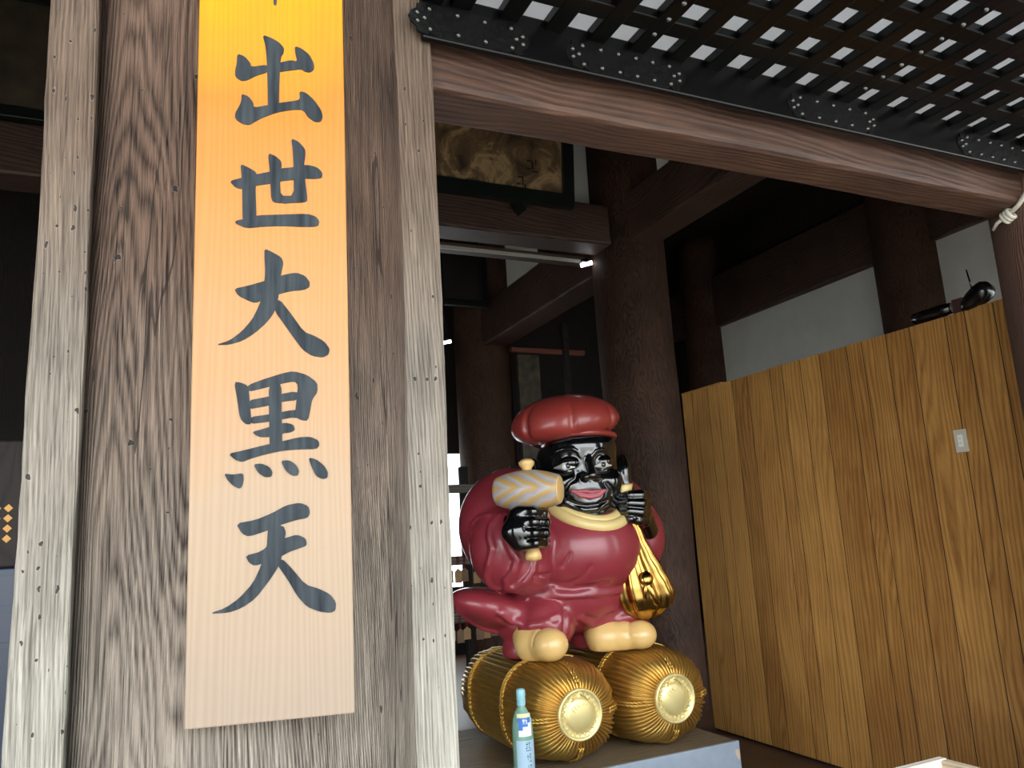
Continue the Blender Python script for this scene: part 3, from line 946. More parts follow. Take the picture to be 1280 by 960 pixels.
# ------------------------------------------------------------------ golden rice bales
def bale(cx, y0, label):
    R, RZ, LH = 0.281, 0.243, 0.56
    cy, cz = y0 + LH, PZ + RZ + 0.031
    t = empty('rice_bale', (cx, cy, PZ), label, 'rice bale', 'golden rice bales under the statue')
    ridges, sub = 58, 8
    n = ridges * sub
    prof = []
    m = 46
    ex = 2 / 5.0
    for i in range(m + 1):
        a = math.pi * (0.012 + 0.976 * i / m)
        ca, sa = math.cos(a), math.sin(a)
        prof.append((math.copysign(abs(ca) ** ex, -ca) * LH, sa ** ex))
    vs, fs = [], []
    rnd = random.Random(int(cx * 100))
    ph = [rnd.uniform(-.25, .25) for _ in range(ridges)]
    am = [rnd.uniform(.75, 1.2) for _ in range(ridges)]
    for i, (yy, rr) in enumerate(prof):
        y2, r2 = prof[min(i + 1, m)]
        y1, r1 = prof[max(i - 1, 0)]
        ty, tr_ = y2 - y1, (r2 - r1) * R
        L = math.hypot(ty, tr_)
        ny, nr = -tr_ / L, ty / L
        for k in range(n):
            q = k // sub
            fr = (k % sub) / sub
            th = 2 * math.pi * (k / n) + 0.006 * math.sin(yy * 9 + q)
            b = (abs(math.sin(math.pi * fr)) ** 0.7) * 0.0235 * am[q] * min(1, rr * 2.2)
            w = 1 - rr ** 3
            rad = rr * ((abs(math.cos(th)) ** 2.7 + abs(math.sin(th)) ** 2.7) ** (-1 / 2.7) * (1 - w) + w)
            vs.append((cx + (R * rad + nr * b) * math.cos(th), cy + yy + ny * b, cz + (RZ * rad + nr * b) * math.sin(th)))
    for i in range(m):
        for k in range(n):
            fs.append([i * n + k, (i + 1) * n + k, (i + 1) * n + (k + 1) % n, i * n + (k + 1) % n])
    fs.append([k for k in range(n)])
    fs.append([m * n + k for k in range(n)][::-1])
    body = mesh_obj('straw_body', vs, fs, M['gold'], t, True, origin=(cx, cy, cz))

    def surf(yy, th, off):
        rr = (1 - abs(yy / LH) ** 5.0) ** (1 / 5.0)
        rr *= (abs(math.cos(th)) ** 2.7 + abs(math.sin(th)) ** 2.7) ** (-1 / 2.7)
        return Vector((cx + (R * rr + off) * math.cos(th), cy + yy, cz + (RZ * rr + off) * math.sin(th)))
    for yy in (-0.235, -0.212, 0.26, 0.283):
        v, f = rope_geo([surf(yy, 2 * math.pi * k / 90, 0.020) for k in range(90)], 0.0085, 0.045, closed=True)
        mesh_obj('band_rope', v, f, M['rope_gold'], t, True)
    for th in (0, math.pi / 2, math.pi, -math.pi / 2):
        path = []
        for i in range(22):
            a = math.pi * (0.09 + 0.30 * i / 21)
            yy, rr = -(math.cos(a) ** ex) * LH, math.sin(a) ** ex
            off = 0.020
            path.append(Vector((cx + (R * rr + off) * math.cos(th), cy + yy - off * 0.9, cz + (RZ * rr + off) * math.sin(th))))
        for s in (-0.008, 0.008):
            sh_ = Vector((math.sin(th) * s, 0, math.cos(th) * s))
            v, f = rope_geo([q + sh_ for q in path], 0.009, 0.05)
            mesh_obj('end_rope', v, f, M['rope_gold'], t, True)
    # round end plate
    ye = y0 - 0.014
    md = []
    MS = 0.92
    for r, h in ((0.142, 0.02), (0.146, -0.004), (0.144, -0.016), (0.136, -0.02), (0.128, -0.014), (0.122, -0.008), (0.098, -0.006), (0.094, -0.012), (0.07, -0.018), (0.03, -0.022), (0.002, -0.022)):
        md.append((r * MS, h))
    v, f = lathe_geo(md, 48, axis='y')
    md_o = mesh_obj('end_medallion', [q + Vector((cx, ye, cz + 0.005)) for q in v], [q[::-1] for q in f], M['medal'], t, True)
    for k in range(22):
        th = 2 * math.pi * k / 22
        c, s = math.cos(th), math.sin(th)
        v, f = tube_geo([(cx + 0.093 * c, ye - 0.008, cz + 0.005 + 0.093 * s), (cx + 0.111 * math.cos(th + .08), ye - 0.009, cz + 0.005 + 0.111 * math.sin(th + .08))], [0.004, 0.003], 6)
        mesh_obj('petal', v, f, M['medal'], md_o, True)
    for j, rr in enumerate((0.024, 0.042, 0.060)):
        pts = []
        for i in range(13):
            a = math.pi * (1.12 + 0.76 * i / 12)
            pts.append((cx + rr * math.cos(a), ye - 0.0195 + 0.06 * rr * rr, cz + 0.070 + rr * math.sin(a)))
        v, f = tube_geo(pts, 0.0024, 6)
        mesh_obj('crest_arc', v, f, M['medal'], md_o, True)
    v, f = tube_geo([(cx - 0.05, ye - 0.013, cz + 0.075), (cx - .015, ye - .014, cz + 0.108), (cx, ye - 0.015, cz + 0.118), (cx + .015, ye - .014, cz + .108), (cx + 0.05, ye - 0.013, cz + 0.075)], [0.003, .006, 0.008, .006, .003], 6)
    mesh_obj('crest_tip', v, f, M['medal'], md_o, True)
    return t


bale(2.089, 3.885, 'golden straw rice bale with a sake bottle standing in front of it')
bale(2.703, 3.885, 'golden straw rice bale under the foot beside the golden sack')

# ------------------------------------------------------------------ sake bottle
bx, by = 1.762, 3.893
bot = empty('sake_bottle', (bx, by, PZ), 'pale green sake bottle with blue and white labels in front of the golden bale', 'bottle')
gl = NT('green_glass')
gl.b.inputs['Base Color'].default_value = lin(176, 226, 206)
gl.b.inputs['Roughness'].default_value = 0.12
gl.b.inputs['Transmission Weight'].default_value = 0.55
prof = [(0.04, 0), (0.052, 0.004), (0.054, 0.02), (0.054, 0.26), (0.05, 0.295), (0.04, 0.325), (0.026, 0.35), (0.02, 0.362), (0.0195, 0.40)]
zs_ = 1.0
v, f = lathe_geo(prof, 36)
mesh_obj('glass_body', [q + Vector((bx, by, PZ)) for q in v], f, gl.m, bot, True, origin=(bx, by, PZ))
v, f = lathe_geo([(0.021, 0.366), (0.0225, 0.37), (0.0225, 0.41), (0.024, 0.413), (0.024, 0.44), (0.018, 0.447), (0.006, 0.449)], 28)
mesh_obj('cap', [q + Vector((bx, by, PZ)) for q in v], f, simple('cyan_cap', (150, 204, 214), 0.35), bot, True, origin=(bx, by, PZ))


def wrap(name, a0, a1, z0, z1, mat, r=0.0548, parent=None, n=18):
    vs, fs = [], []
    for i in range(n + 1):
        a = math.radians(a0 + (a1 - a0) * i / n)
        for z in (z0, z1):
            for rr in (r, r + 0.0006):
                vs.append((bx + rr * math.cos(a), by + rr * math.sin(a), PZ + z))
    for i in range(n):
        o_ = i * 4
        p_ = o_ + 4
        fs += [[o_ + 1, p_ + 1, p_ + 3, o_ + 3], [o_, o_ + 2, p_ + 2, p_], [o_ + 2, o_ + 3, p_ + 3, p_ + 2], [o_, p_, p_ + 1, o_ + 1]]
    return mesh_obj(name, vs, fs, mat, parent or bot)


face = math.degrees(math.atan2(-by, -bx))     # the side turned to the visitors
lb = simple('label_pale_blue', (168, 196, 216), 0.5)
lw = simple('label_white', (232, 234, 236), 0.5)
lbl = simple('label_blue', (70, 120, 196), 0.45)
lk = simple('label_ink', (40, 56, 70), 0.6)
wrap('main_label', face - 40, face + 75, 0.02, 0.205, lb)
wrap('green_stripe', face - 105, face - 88, 0.02, 0.27, simple('label_green', (120, 200, 130), 0.5))
tagl = wrap('neck_tag', face - 22, face + 52, 0.225, 0.315, lw, r=0.0556)
wrap('tag_print', face - 22, face + 30, 0.272, 0.315, lbl, r=0.0563, parent=tagl)
wrap('tag_print', face + 30, face + 46, 0.290, 0.315, lbl, r=0.0563, parent=tagl)
wrap('tag_print', face - 22, face + 2, 0.255, 0.272, lbl, r=0.0563, parent=tagl)
wrap('tag_fold', face - 30, face + 52, 0.315, 0.335, simple('label_cream', (222, 220, 170), 0.5), r=0.052)
for (a0, a1, z0, z1) in ((2, 12, .298, .308), (4, 6, .285, .308), (9, 11, .285, .308), (16, 26, .300, .304), (18, 20, .285, .31), (23, 26, .284, .298)):
    wrap('tag_character', face + a0, face + a1, z0, z1, lw, r=0.0568, parent=tagl, n=3)
main = [o for o in bot.children if o.name.startswith('main_label')][0]
for (a0, a1, z0, z1) in ((14, 24, .186, .190), (18, 20, .168, .198), (13, 17, .164, .172), (28, 38, .190, .193), (31, 33, .166, .198), (36, 40, .164, .170), (12, 42, .156, .159),
                         (16, 26, .128, .131), (20, 22, .112, .140), (30, 40, .136, .139), (30, 40, .124, .127), (34, 36, .108, .145), (28, 42, .104, .107),
                         (16, 28, .072, .075), (21, 23, .056, .09), (30, 42, .084, .087), (35, 37, .05, .092), (30, 33, .05, .06)):
    wrap('label_character', face + a0, face + a1, z0, z1, lk, r=0.0556, parent=main, n=3)

# ------------------------------------------------------------------ the statue
stat = empty('god_statue', (2.36, 4.35, 0.835), 'lacquered black-faced god statue in red robe and hat holding a mallet and golden sack', 'statue')
ORG = (2.36, 4.35, 0.835)


def rotz_point(P, c, yaw):
    ca, sa = math.cos(yaw), math.sin(yaw)
    x, y = P[0] - c[0], P[1] - c[1]
    return (ca * x + sa * y, -sa * x + ca * y, P[2] - c[2])


def tilt_ell(P, c, r, ry):
    """ellipsoid leaning in the x-z plane"""
    ca, sa = math.cos(ry), math.sin(ry)
    x, y, z = P[0] - c[0], P[1] - c[1], P[2] - c[2]
    return ell((ca * x + sa * z, y + 0 * x, -sa * x + ca * z), (0, 0, 0), r)


def hips(P):
    d = ell(P, (2.37, 4.38, 1.18), (0.41, 0.34, 0.26))
    return d


def robe(P):
    d = ell(P, (2.395, 4.29, 1.43), (0.42, 0.385, 0.315))                       # belly
    d = smin(d, ell(P, (2.38, 4.36, 1.66), (0.45, 0.32, 0.25)), 0.08)           # chest
    d = smin(d, hips(P), 0.035)
    # trousers
    legs = smin(cap(P, (2.17, 4.36, 1.12), (2.10, 4.22, 1.02), 0.21, 0.17), cap(P, (2.55, 4.36, 1.12), (2.64, 4.24, 1.02), 0.20, 0.16), 0.02)
    cuffs = np.minimum(cap(P, (2.06, 4.38, 1.0), (2.00, 4.34, 0.87), 0.16, 0.125), cap(P, (2.56, 4.42, 1.0), (2.50, 4.40, 0.87), 0.16, 0.15))
    legs = smin(legs, cuffs, 0.05)
    d = smin(d, legs, 0.03)
    # flaring tail of the robe
    tail = tilt_ell(P, (1.885, 4.44, 1.105), (0.305, 0.24, 0.115), -0.28)
    d = smin(d, tail, 0.06)
    # shoulder and big sleeve on the mallet side
    d = smin(d, ell(P, (2.035, 4.46, 1.59), (0.345, 0.33, 0.36)), 0.05)
    slv = smin(ell(P, (1.90, 4.24, 1.45), (0.235, 0.22, 0.245)), cap(P, (1.86, 4.26, 1.52), (1.96, 4.06, 1.50), 0.16, 0.12), 0.06)
    slv = smin(slv, ell(P, (1.96, 4.12, 1.34), (0.14, 0.12, 0.15)), 0.06)
    d = smin(d, slv, 0.025)
    # shoulder and sleeve on the sack side
    d = smin(d, ell(P, (2.72, 4.42, 1.62), (0.26, 0.26, 0.27)), 0.05)
    d = smin(d, ell(P, (2.86, 4.30, 1.48), (0.14, 0.17, 0.22)), 0.04)
    # hem of the jacket: a raised edge round the hips
    z0 = 1.15 + 0.04 * np.abs(P[0] - 2.37)
    jk = smax(hips(P) - 0.020, z0 - P[2] + 0 * P[0], 0.006)
    d = np.minimum(d, smax(jk, P[2] - 1.34 + 0 * P[0], 0.02))
    return smax(d, 0.832 - P[2] + 0 * P[0], 0.01)


def s1(pts):
    return [march(robe, 560 + x / 5.05, 640 + y / 5.05) for x, y in pts]


def s2(pts):
    return [march(robe, 540 + x / 3.2, 700 + y / 3.2) for x, y in pts]


folds = [
    (s1([(370, 20), (365, 100), (375, 180), (410, 260), (440, 300), (420, 370), (372, 430), (372, 470), (420, 482), (490, 440), (535, 380), (545, 320)]), 0.027, 0.010, 1),
    (s1([(320, 20), (270, 90), (265, 160), (285, 230), (260, 330), (240, 400), (270, 465), (320, 480)]), 0.024, 0.010, 1),
    (s1([(260, 20), (190, 40), (152, 90), (148, 140)]), 0.018, 0.012, 1),
    (s1([(765, 265), (720, 345), (650, 390), (550, 402)]), 0.010, 0.012, -1),
    (s1([(905, 340), (850, 410), (780, 445), (660, 462)]), 0.010, 0.012, -1),
    (s1([(540, 400), (600, 450), (700, 484), (800, 490), (905, 470), (1000, 440)]), 0.014, 0.02, -1),
    (s1([(335, 640), (400, 690), (470, 705)]), 0.022, 0.03, 1),
    (s1([(325, 670), (390, 715), (440, 720)]), 0.014, 0.02, -1),
    (s1([(440, 770), (520, 720), (620, 695), (690, 740)]), 0.018, 0.03, 1),
    (s1([(655, 665), (700, 650), (718, 690), (670, 718)]), 0.014, 0.02, 1),
    (s1([(65, 620), (130, 680), (230, 740), (330, 757), (420, 745)]), 0.016, 0.02, 1),
    (s1([(738, 600), (738, 680), (732, 770)]), 0.016, 0.02, -1),
    (s1([(488, 455), (490, 545), (580, 560)]), 0.009, 0.008, 1),
    (s2([(590, 230), (640, 262), (720, 240), (800, 228), (850, 258)]), 0.016, 0.025, 1),
    (s2([(650, 295), (700, 290), (745, 255), (830, 268)]), 0.016, 0.025, 1),
    (s2([(610, 225), (660, 240), (720, 215)]), 0.012, 0.02, -1),
    (s2([(280, 300), (330, 310), (360, 280), (440, 262), (500, 290)]), 0.014, 0.02, 1),
]
sculpt('robe', robe, (1.42, 3.82, 0.80), (3.14, 4.86, 2.02), 0.009, M['robe'], stat, folds, ORG)

# head, turned a little towards the visitors
HC = (2.372, 4.20, 1.862)
HYAW = math.radians(-13)
HS = 1.085


def head(P):
    Q = rotz_point(P, HC, HYAW)
    Q = (Q[0] / HS, Q[1] / HS, Q[2] / HS)
    X = np.abs(Q[0])
    S = (X, Q[1], Q[2])
    d = ell(Q, (0, 0.02, 0.04), (0.238, 0.24, 0.26))
    d = smin(d, ell(Q, (0, -0.035, -0.09), (0.246, 0.20, 0.145)), 0.06)         # broad cheeks
    d = smin(d, ell(Q, (0, -0.045, -0.165), (0.205, 0.165, 0.085)), 0.05)       # heavy jaw
    d = smin(d, ell(Q, (0, -0.175, -0.192), (0.080, 0.05, 0.042)), 0.04)        # chin
    d = smin(d, ell(S, (0.125, -0.160, -0.045), (0.080, 0.066, 0.066)), 0.025)  # round cheek bones
    d = smin(d, ell(Q, (0, -0.10, 0.16), (0.195, 0.132, 0.10)), 0.06)
    d = smax(d, -ell(S, (0.092, -0.272, 0.072), (0.066, 0.050, 0.052)), 0.022)  # eye sockets
    d = smin(d, ell(S, (0.092, -0.185, 0.064), (0.056, 0.045, 0.034)), 0.010)   # eyeballs under their lids
    d = smin(d, cap(Q, (0, -0.212, 0.10), (0, -0.268, -0.012), 0.014, 0.027), 0.022)
    d = smin(d, ell(S, (0.033, -0.245, -0.020), (0.024, 0.032, 0.021)), 0.012)
    d = smax(d, -ell(Q, (0, -0.268, -0.115), (0.095, 0.04, 0.032)), 0.02)
    ear = ell(S, (0.266, 0.0, 0.005), (0.046, 0.072, 0.115))
    ear = smin(ear, ell(S, (0.276, -0.02, -0.105), (0.048, 0.055, 0.066)), 0.03)
    ear = smax(ear, -ell(S, (0.318, -0.02, 0.02), (0.025, 0.035, 0.06)), 0.015)
    return smin(d, ear, 0.02) * HS


def h6(pts):
    return [march(head, 640 + x / 6.857, 540 + y / 6.857) for x, y in pts]


hf = [
    (h6([(335, 215), (370, 172), (440, 147), (520, 142), (568, 168), (586, 215)]), 0.0085, 0.006, 1),
    (h6([(692, 200), (715, 165), (765, 148), (825, 170)]), 0.0085, 0.006, 1),
    (h6([(560, 345), (545, 400), (490, 440), (455, 490), (452, 545)]), 0.010, 0.010, -1),
    (h6([(735, 345), (765, 395), (820, 440), (856, 490), (852, 535)]), 0.010, 0.010, -1),
    (h6([(480, 590), (550, 622), (640, 636), (740, 622), (815, 588)]), 0.010, 0.010, -1),
    (h6([(440, 640), (530, 690), (640, 705), (750, 690), (830, 640)]), 0.008, 0.012, -1),
    (h6([(395, 350), (450, 352), (520, 335)]), 0.006, 0.006, -1),
    (h6([(725, 335), (780, 342), (835, 325)]), 0.006, 0.006, -1),
]
sculpt('head', head, (1.94, 3.80, 1.53), (2.82, 4.54, 2.20), 0.0060, M['skin'], stat, hf, HC)

# lips
up_lip = [march(head, 640 + x / 6.857, 540 + y / 6.857) + Vector((-.001, -.006, 0)) for x, y in ((502, 503), (565, 508), (630, 508), (676, 516), (725, 507), (800, 497))]
lo_lip = [march(head, 640 + x / 6.857, 540 + y / 6.857) + Vector((-.001, -.006, 0)) for x, y in ((512, 512), (580, 546), (670, 558), (745, 543), (794, 505))]


def poly_sdf(P, pts, r0, r1):
    g = None
    m = len(pts) - 1
    for j in range(m):
        w = lambda q: r0 + (r1 - r0) * math.sin(math.pi * q / m)
        c = cap(P, tuple(pts[j]), tuple(pts[j + 1]), w(j), w(j + 1))
        g = c if g is None else smin(g, c, 0.004)
    return g


def lips(P):
    return smin(poly_sdf(P, up_lip, 0.006, 0.014), poly_sdf(P, lo_lip, 0.005, 0.016), 0.012)


allp = up_lip + lo_lip
lo_ = tuple(min(p[i] for p in allp) - .04 for i in range(3))
hi_ = tuple(max(p[i] for p in allp) + .04 for i in range(3))
sculpt('lips', lips, lo_, hi_, 0.0035, M['lips'], stat, (), HC)

# eyes: a pale almond with a dark iris
for pc, half, ic in (((452, 296), 62, (480, 282)), ((783, 280), 48, (785, 270))):
    c = march(head, 640 + pc[0] / 6.857, 540 + pc[1] / 6.857)
    a = march(head, 640 + (pc[0] - half * 1.45) / 6.857, 540 + (pc[1] + 14) / 6.857)
    b = march(head, 640 + (pc[0] + half * 1.4) / 6.857, 540 + (pc[1] + 4) / 6.857)
    ctr = (Vector(a) + Vector(b) + Vector(c)) / 3
    f_eye = lambda P, a=a, b=b, c=c: smin(cap(P, tuple(a), tuple(c), 0.005, 0.022), cap(P, tuple(c), tuple(b), 0.022, 0.005), 0.01)
    e = sculpt('eye', f_eye, tuple(ctr - Vector((.1, .1, .06))), tuple(ctr + Vector((.1, .1, .06))), 0.0035, M['eye'], stat, (), tuple(ctr))
    i_ = march(f_eye, 640 + ic[0] / 6.857, 540 + (ic[1] + 8) / 6.857)
    f_ir = lambda P, i_=i_: ell(P, tuple(i_), (0.0155, 0.009, 0.016))
    sculpt('iris', f_ir, tuple(i_ - Vector((.03, .03, .03))), tuple(i_ + Vector((.03, .03, .03))), 0.0022, M['iris'], e, (), tuple(i_))

# soft lobed hat with a band
hc = Vector((2.338, 4.26, 2.20))
vs, fs = [], []
NTH, NPH = 144, 40
crease = [math.radians(a) for a in (-112, -60, -8, 48, 104, 158, -164)]
for j in range(NPH + 1):
    ph = -math.pi / 2 + math.pi * j / NPH
    for k_ in range(NTH):
        th = 2 * math.pi * k_ / NTH
        cr = 0
        for c in crease:
            dd = (th - c + math.pi) % (2 * math.pi) - math.pi
            cr += math.exp(-(dd / 0.055) ** 2)
        w = max(0, math.cos(ph)) ** 1.0
        side = max(0.0, 1 - abs(ph) / 1.2)
        q = 1 - 0.085 * cr * side
        rx, ry, rz = 0.340 * q, 0.350 * q, (0.182 if ph > 0 else 0.118)
        cph = max(0, math.cos(ph)) ** (1.0 if ph > 0 else 0.6)
        lean = -0.05 * (math.cos(th - math.radians(-150)) * cph)
        vs.append((hc.x + rx * cph * math.cos(th), hc.y + ry * cph * math.sin(th), hc.z + rz * math.sin(ph) + lean * (0.4 if ph > 0 else 0.9)))
for j in range(NPH):
    for k_ in range(NTH):
        fs.append([j * NTH + k_, j * NTH + (k_ + 1) % NTH, (j + 1) * NTH + (k_ + 1) % NTH, (j + 1) * NTH + k_])
hat = mesh_obj('hat', vs, fs, M['hat'], stat, True, origin=hc)
ring = []
for k_ in range(64):
    th = 2 * math.pi * k_ / 64
    ring.append((HC[0] - 0.005 + 0.252 * math.cos(th), HC[1] + 0.02 + 0.258 * math.sin(th), 2.094 - 0.012 * math.sin(th)))
v, f = tube_geo(ring, 0.018, 10, closed=True)
mesh_obj('hat_band', v, f, M['hat'], hat, True)

# collar band
pts = []
for k_ in range(72):
    a = 2 * math.pi * k_ / 72
    pts.append((HC[0] + 0.015 + 0.290 * math.sin(a), HC[1] + 0.055 - 0.312 * math.cos(a), 1.552 + 0.21 * (1 - math.cos(a))))
v, f = tube_geo(pts, 0.030, 12, closed=True, up=(0, 0, 1), flat=1.15)
mesh_obj('collar', v, f, M['collar'], stat, True)
pts = [(HC[0] + 0.01 + 0.25 * math.sin(a), HC[1] + 0.05 - 0.275 * math.cos(a), 1.590 + 0.2 * (1 - math.cos(a))) for a in [2 * math.pi * i / 72 for i in range(72)]]
v, f = tube_geo(pts, 0.030, 10, closed=True)
mesh_obj('inner_collar', v, f, M['collar'], stat, True)


# boots
def boot(name, heel, toe, rh, rt):
    mid = tuple((heel[i] * .45 + toe[i] * .55) for i in range(3))

    def f(P):
        d = smin(cap(P, heel, mid, rh, rh * .92), ell(P, toe, (rt * 1.05, rt * 1.05, rt * 0.92)), 0.03)
        d = smin(d, cap(P, heel, (heel[0], heel[1] + .05, heel[2] + .03), rh, rh * .95), 0.04)
        return smax(d, 0.828 - P[2] + 0 * P[0], 0.012)
    lo = tuple(min(heel[i], toe[i]) - 0.16 for i in range(3))
    hi = tuple(max(heel[i], toe[i]) + 0.17 for i in range(3))
    dirv = (Vector(toe) - Vector(heel)).normalized()
    sd = Vector((-dirv.y, dirv.x, 0))
    seam = []
    base = Vector(mid) * .55 + Vector(toe) * .45
    for i in range(13):
        a = math.pi * i / 12
        o_ = base + sd * (rt * 0.98 * math.cos(a)) + Vector((0, 0, rt * 0.92 * math.sin(a)))
        seam.append(o_)
    sculpt(name, f, lo, hi, 0.007, M['cream'], stat, [(seam, 0.008, 0.012, -1)], heel)


boot('boot', (1.99, 4.19, 0.92), (2.025, 4.04, 0.925), 0.098, 0.098)
boot('boot', (2.46, 4.20, 0.905), (2.63, 4.05, 0.915), 0.095, 0.09)


# hands
def fist(name, c, axis, out, side, s, thumb=1, wrist=None):
    """closed hand round a bar along `axis`; knuckles towards `out`, finger tips curling to `side`"""
    c, a = Vector(c), Vector(axis).normalized()
    o = Vector(out)
    o = (o - a * o.dot(a)).normalized()
    sd = Vector(side)
    sd = (sd - a * sd.dot(a) - o * sd.dot(o)).normalized()
    W = lambda x, y, z: tuple(c + sd * (x * s) + o * (y * s) + a * (z * s))
    fing = []
    for i, zz in enumerate((0.078, 0.027, -0.025, -0.073)):
        ln = (0.95, 1.05, 1.0, 0.85)[i]
        r_ = (0.027, 0.028, 0.027, 0.024)[i]
        pts = [(-0.085, 0.01), (-0.062, 0.062), (-0.005, 0.082 * ln), (0.052 * ln, 0.058), (0.062 * ln, 0.01), (0.035, -0.028)]
        fing.append(([W(x, y, zz * (1.0 - 0.06 * j)) for j, (x, y) in enumerate(pts)], r_ * s))

    def f(P):
        d = None
        for pts, r_ in fing:
            g = None
            for j in range(len(pts) - 1):
                q = cap(P, pts[j], pts[j + 1], r_ * (1.06 if j % 2 == 0 else .98), r_ * (.98 if j % 2 == 0 else 1.04))
                g = q if g is None else smin(g, q, 0.006)
            d = g if d is None else smin(d, g, 0.005)
        palm = smin(cap(P, W(-.085, -.005, .06), W(-.085, -.005, -.06), .044 * s, .042 * s), cap(P, W(-.05, -.045, .05), W(-.05, -.045, -.05), .036 * s), .03)
        d = smin(d, palm, 0.014)
        th = None
        tp = [W(-.075, -.03, -.02), W(-.045, -.07, .05 * thumb), W(.01, -.066, .085 * thumb), W(.05, -.035, .085 * thumb)]
        for j in range(3):
            q = cap(P, tp[j], tp[j + 1], (.036, .031, .028, .023)[j] * s, (.036, .031, .028, .023)[j + 1] * s)
            th = q if th is None else smin(th, q, .008)
        d = smin(d, th, 0.008)
        if wrist is not None:
            d = smin(d, cap(P, W(-.10, -.02, -.01), tuple(wrist), .058 * s, .06 * s), 0.03)
        return d
    lo = tuple(c[i] - 0.24 * s for i in range(3))
    hi = tuple(c[i] + 0.24 * s for i in range(3))
    return sculpt(name, f, lo, hi, 0.0055, M['skin'], stat, (), tuple(c))


# mallet: barrel head on a turned handle
m_top = at(658, 578, Y=3.97)
m_bot = at(667, 697, Y=3.90)
hc_ = at(660, 613, Y=3.95)
mal = bpy.data.objects.new('mallet', None)
COL.objects.link(mal)
mal.location = hc_
mal.parent = stat
mal.matrix_parent_inverse = Matrix.Translation(stat.location).inverted()
ax_ = Vector((0.71, -0.70, -0.03)).normalized()
hz = (m_top - m_bot).normalized()
hz = (hz - ax_ * hz.dot(ax_)).normalized()
hy = hz.cross(ax_)
mp_ = []
HL = 0.185
for i in range(25):
    t = -1 + 2 * i / 24
    mp_.append((0.115 - 0.036 * t * t, HL * t))
prof = [(0.002, -HL - .003), (0.06, -HL - .003), (0.074, -HL - .001)] + mp_ + [(0.074, HL + .001)]
vs, fs = [], []
n = 56
for r, h in prof:
    for k_ in range(n):
        th = 2 * math.pi * k_ / n
        vs.append(hc_ + ax_ * h + r * (math.cos(th) * hy + math.sin(th) * hz))
for i in range(len(prof) - 1):
    for k_ in range(n):
        fs.append([i * n + k_, i * n + (k_ + 1) % n, (i + 1) * n + (k_ + 1) % n, (i + 1) * n + k_])
fs.append(list(range(n))[::-1])
# painted chevron grain on the barrel
k = NT('mallet_chevrons')
tc = k.n('ShaderNodeTexCoord')
sx = k.n('ShaderNodeSeparateXYZ')
k.l(tc.outputs['Object'], sx.inputs[0])
axu, hzu, hyu = ax_, hz, hy
dotn = lambda v: k.math('ADD', k.math('ADD', k.math('MULTIPLY', sx.outputs[0], v.x), k.math('MULTIPLY', sx.outputs[1], v.y)), k.math('MULTIPLY', sx.outputs[2], v.z))
u_, w_ = dotn(axu), dotn(hzu)
nz = k.n('ShaderNodeTexNoise', i_Scale=9.0, i_Detail=2.0)
k.l(tc.outputs['Object'], nz.inputs[0])
ph_ = k.math('ADD', k.math('ADD', k.math('MULTIPLY', u_, 9.0), k.math('MULTIPLY', k.math('ABSOLUTE', w_), 18.0)), k.math('MULTIPLY', nz.outputs[0], 1.1))
fr_ = k.math('FRACT', ph_)
k.l(k.ramp(fr_, [(0.0, lin(186, 156, 104)), (0.30, lin(186, 146, 78)), (0.52, lin(160, 152, 156)), (0.85, lin(174, 168, 170)), (1.0, lin(186, 156, 104))]), k.b.inputs['Base Color'])
k.b.inputs['Roughness'].default_value = 0.4
k.b.inputs['Coat Weight'].default_value = 0.2
mh = mesh_obj('mallet_head', vs, fs, k.m, mal, True, origin=hc_)
v, f = [], []
for r, h in ((0.074, HL), (0.073, HL + .004), (0.066, HL + .006), (0.03, HL + .009), (0.002, HL + .009)):
    for k_ in range(n):
        th = 2 * math.pi * k_ / n
        v.append(hc_ + ax_ * h + r * (math.cos(th) * hy + math.sin(th) * hz))
for i in range(4):
    for k_ in range(n):
        f.append([i * n + k_, i * n + (k_ + 1) % n, (i + 1) * n + (k_ + 1) % n, (i + 1) * n + k_])
mesh_obj('striking_face', v, f, M['cream'], mh, True, origin=hc_)
hd = (m_bot - m_top).normalized()
Lh = (m_bot - m_top).length
path, rad = [], []
for t, r in ((-0.03, .005), (-.028, .03), (0.0, .046), (0.03, .044), (0.06, .03), (0.10, .024), (0.2, .026), (0.6, .03), (0.82, .03), (0.92, .036), (0.98, .046), (1.02, .044), (1.04, .006)):
    path.append(m_top + hd * (t * Lh))
    rad.append(r)
tube('handle', path, rad, M['cream'], mal, 20)
fist('hand', m_top + hd * (Lh * 0.725) + Vector((-0.014, 0.005, 0)), -hd, (0.55, -0.8, 0), (1, 0.5, 0), 1.2, 1, wrist=(1.90, 4.10, 1.52))

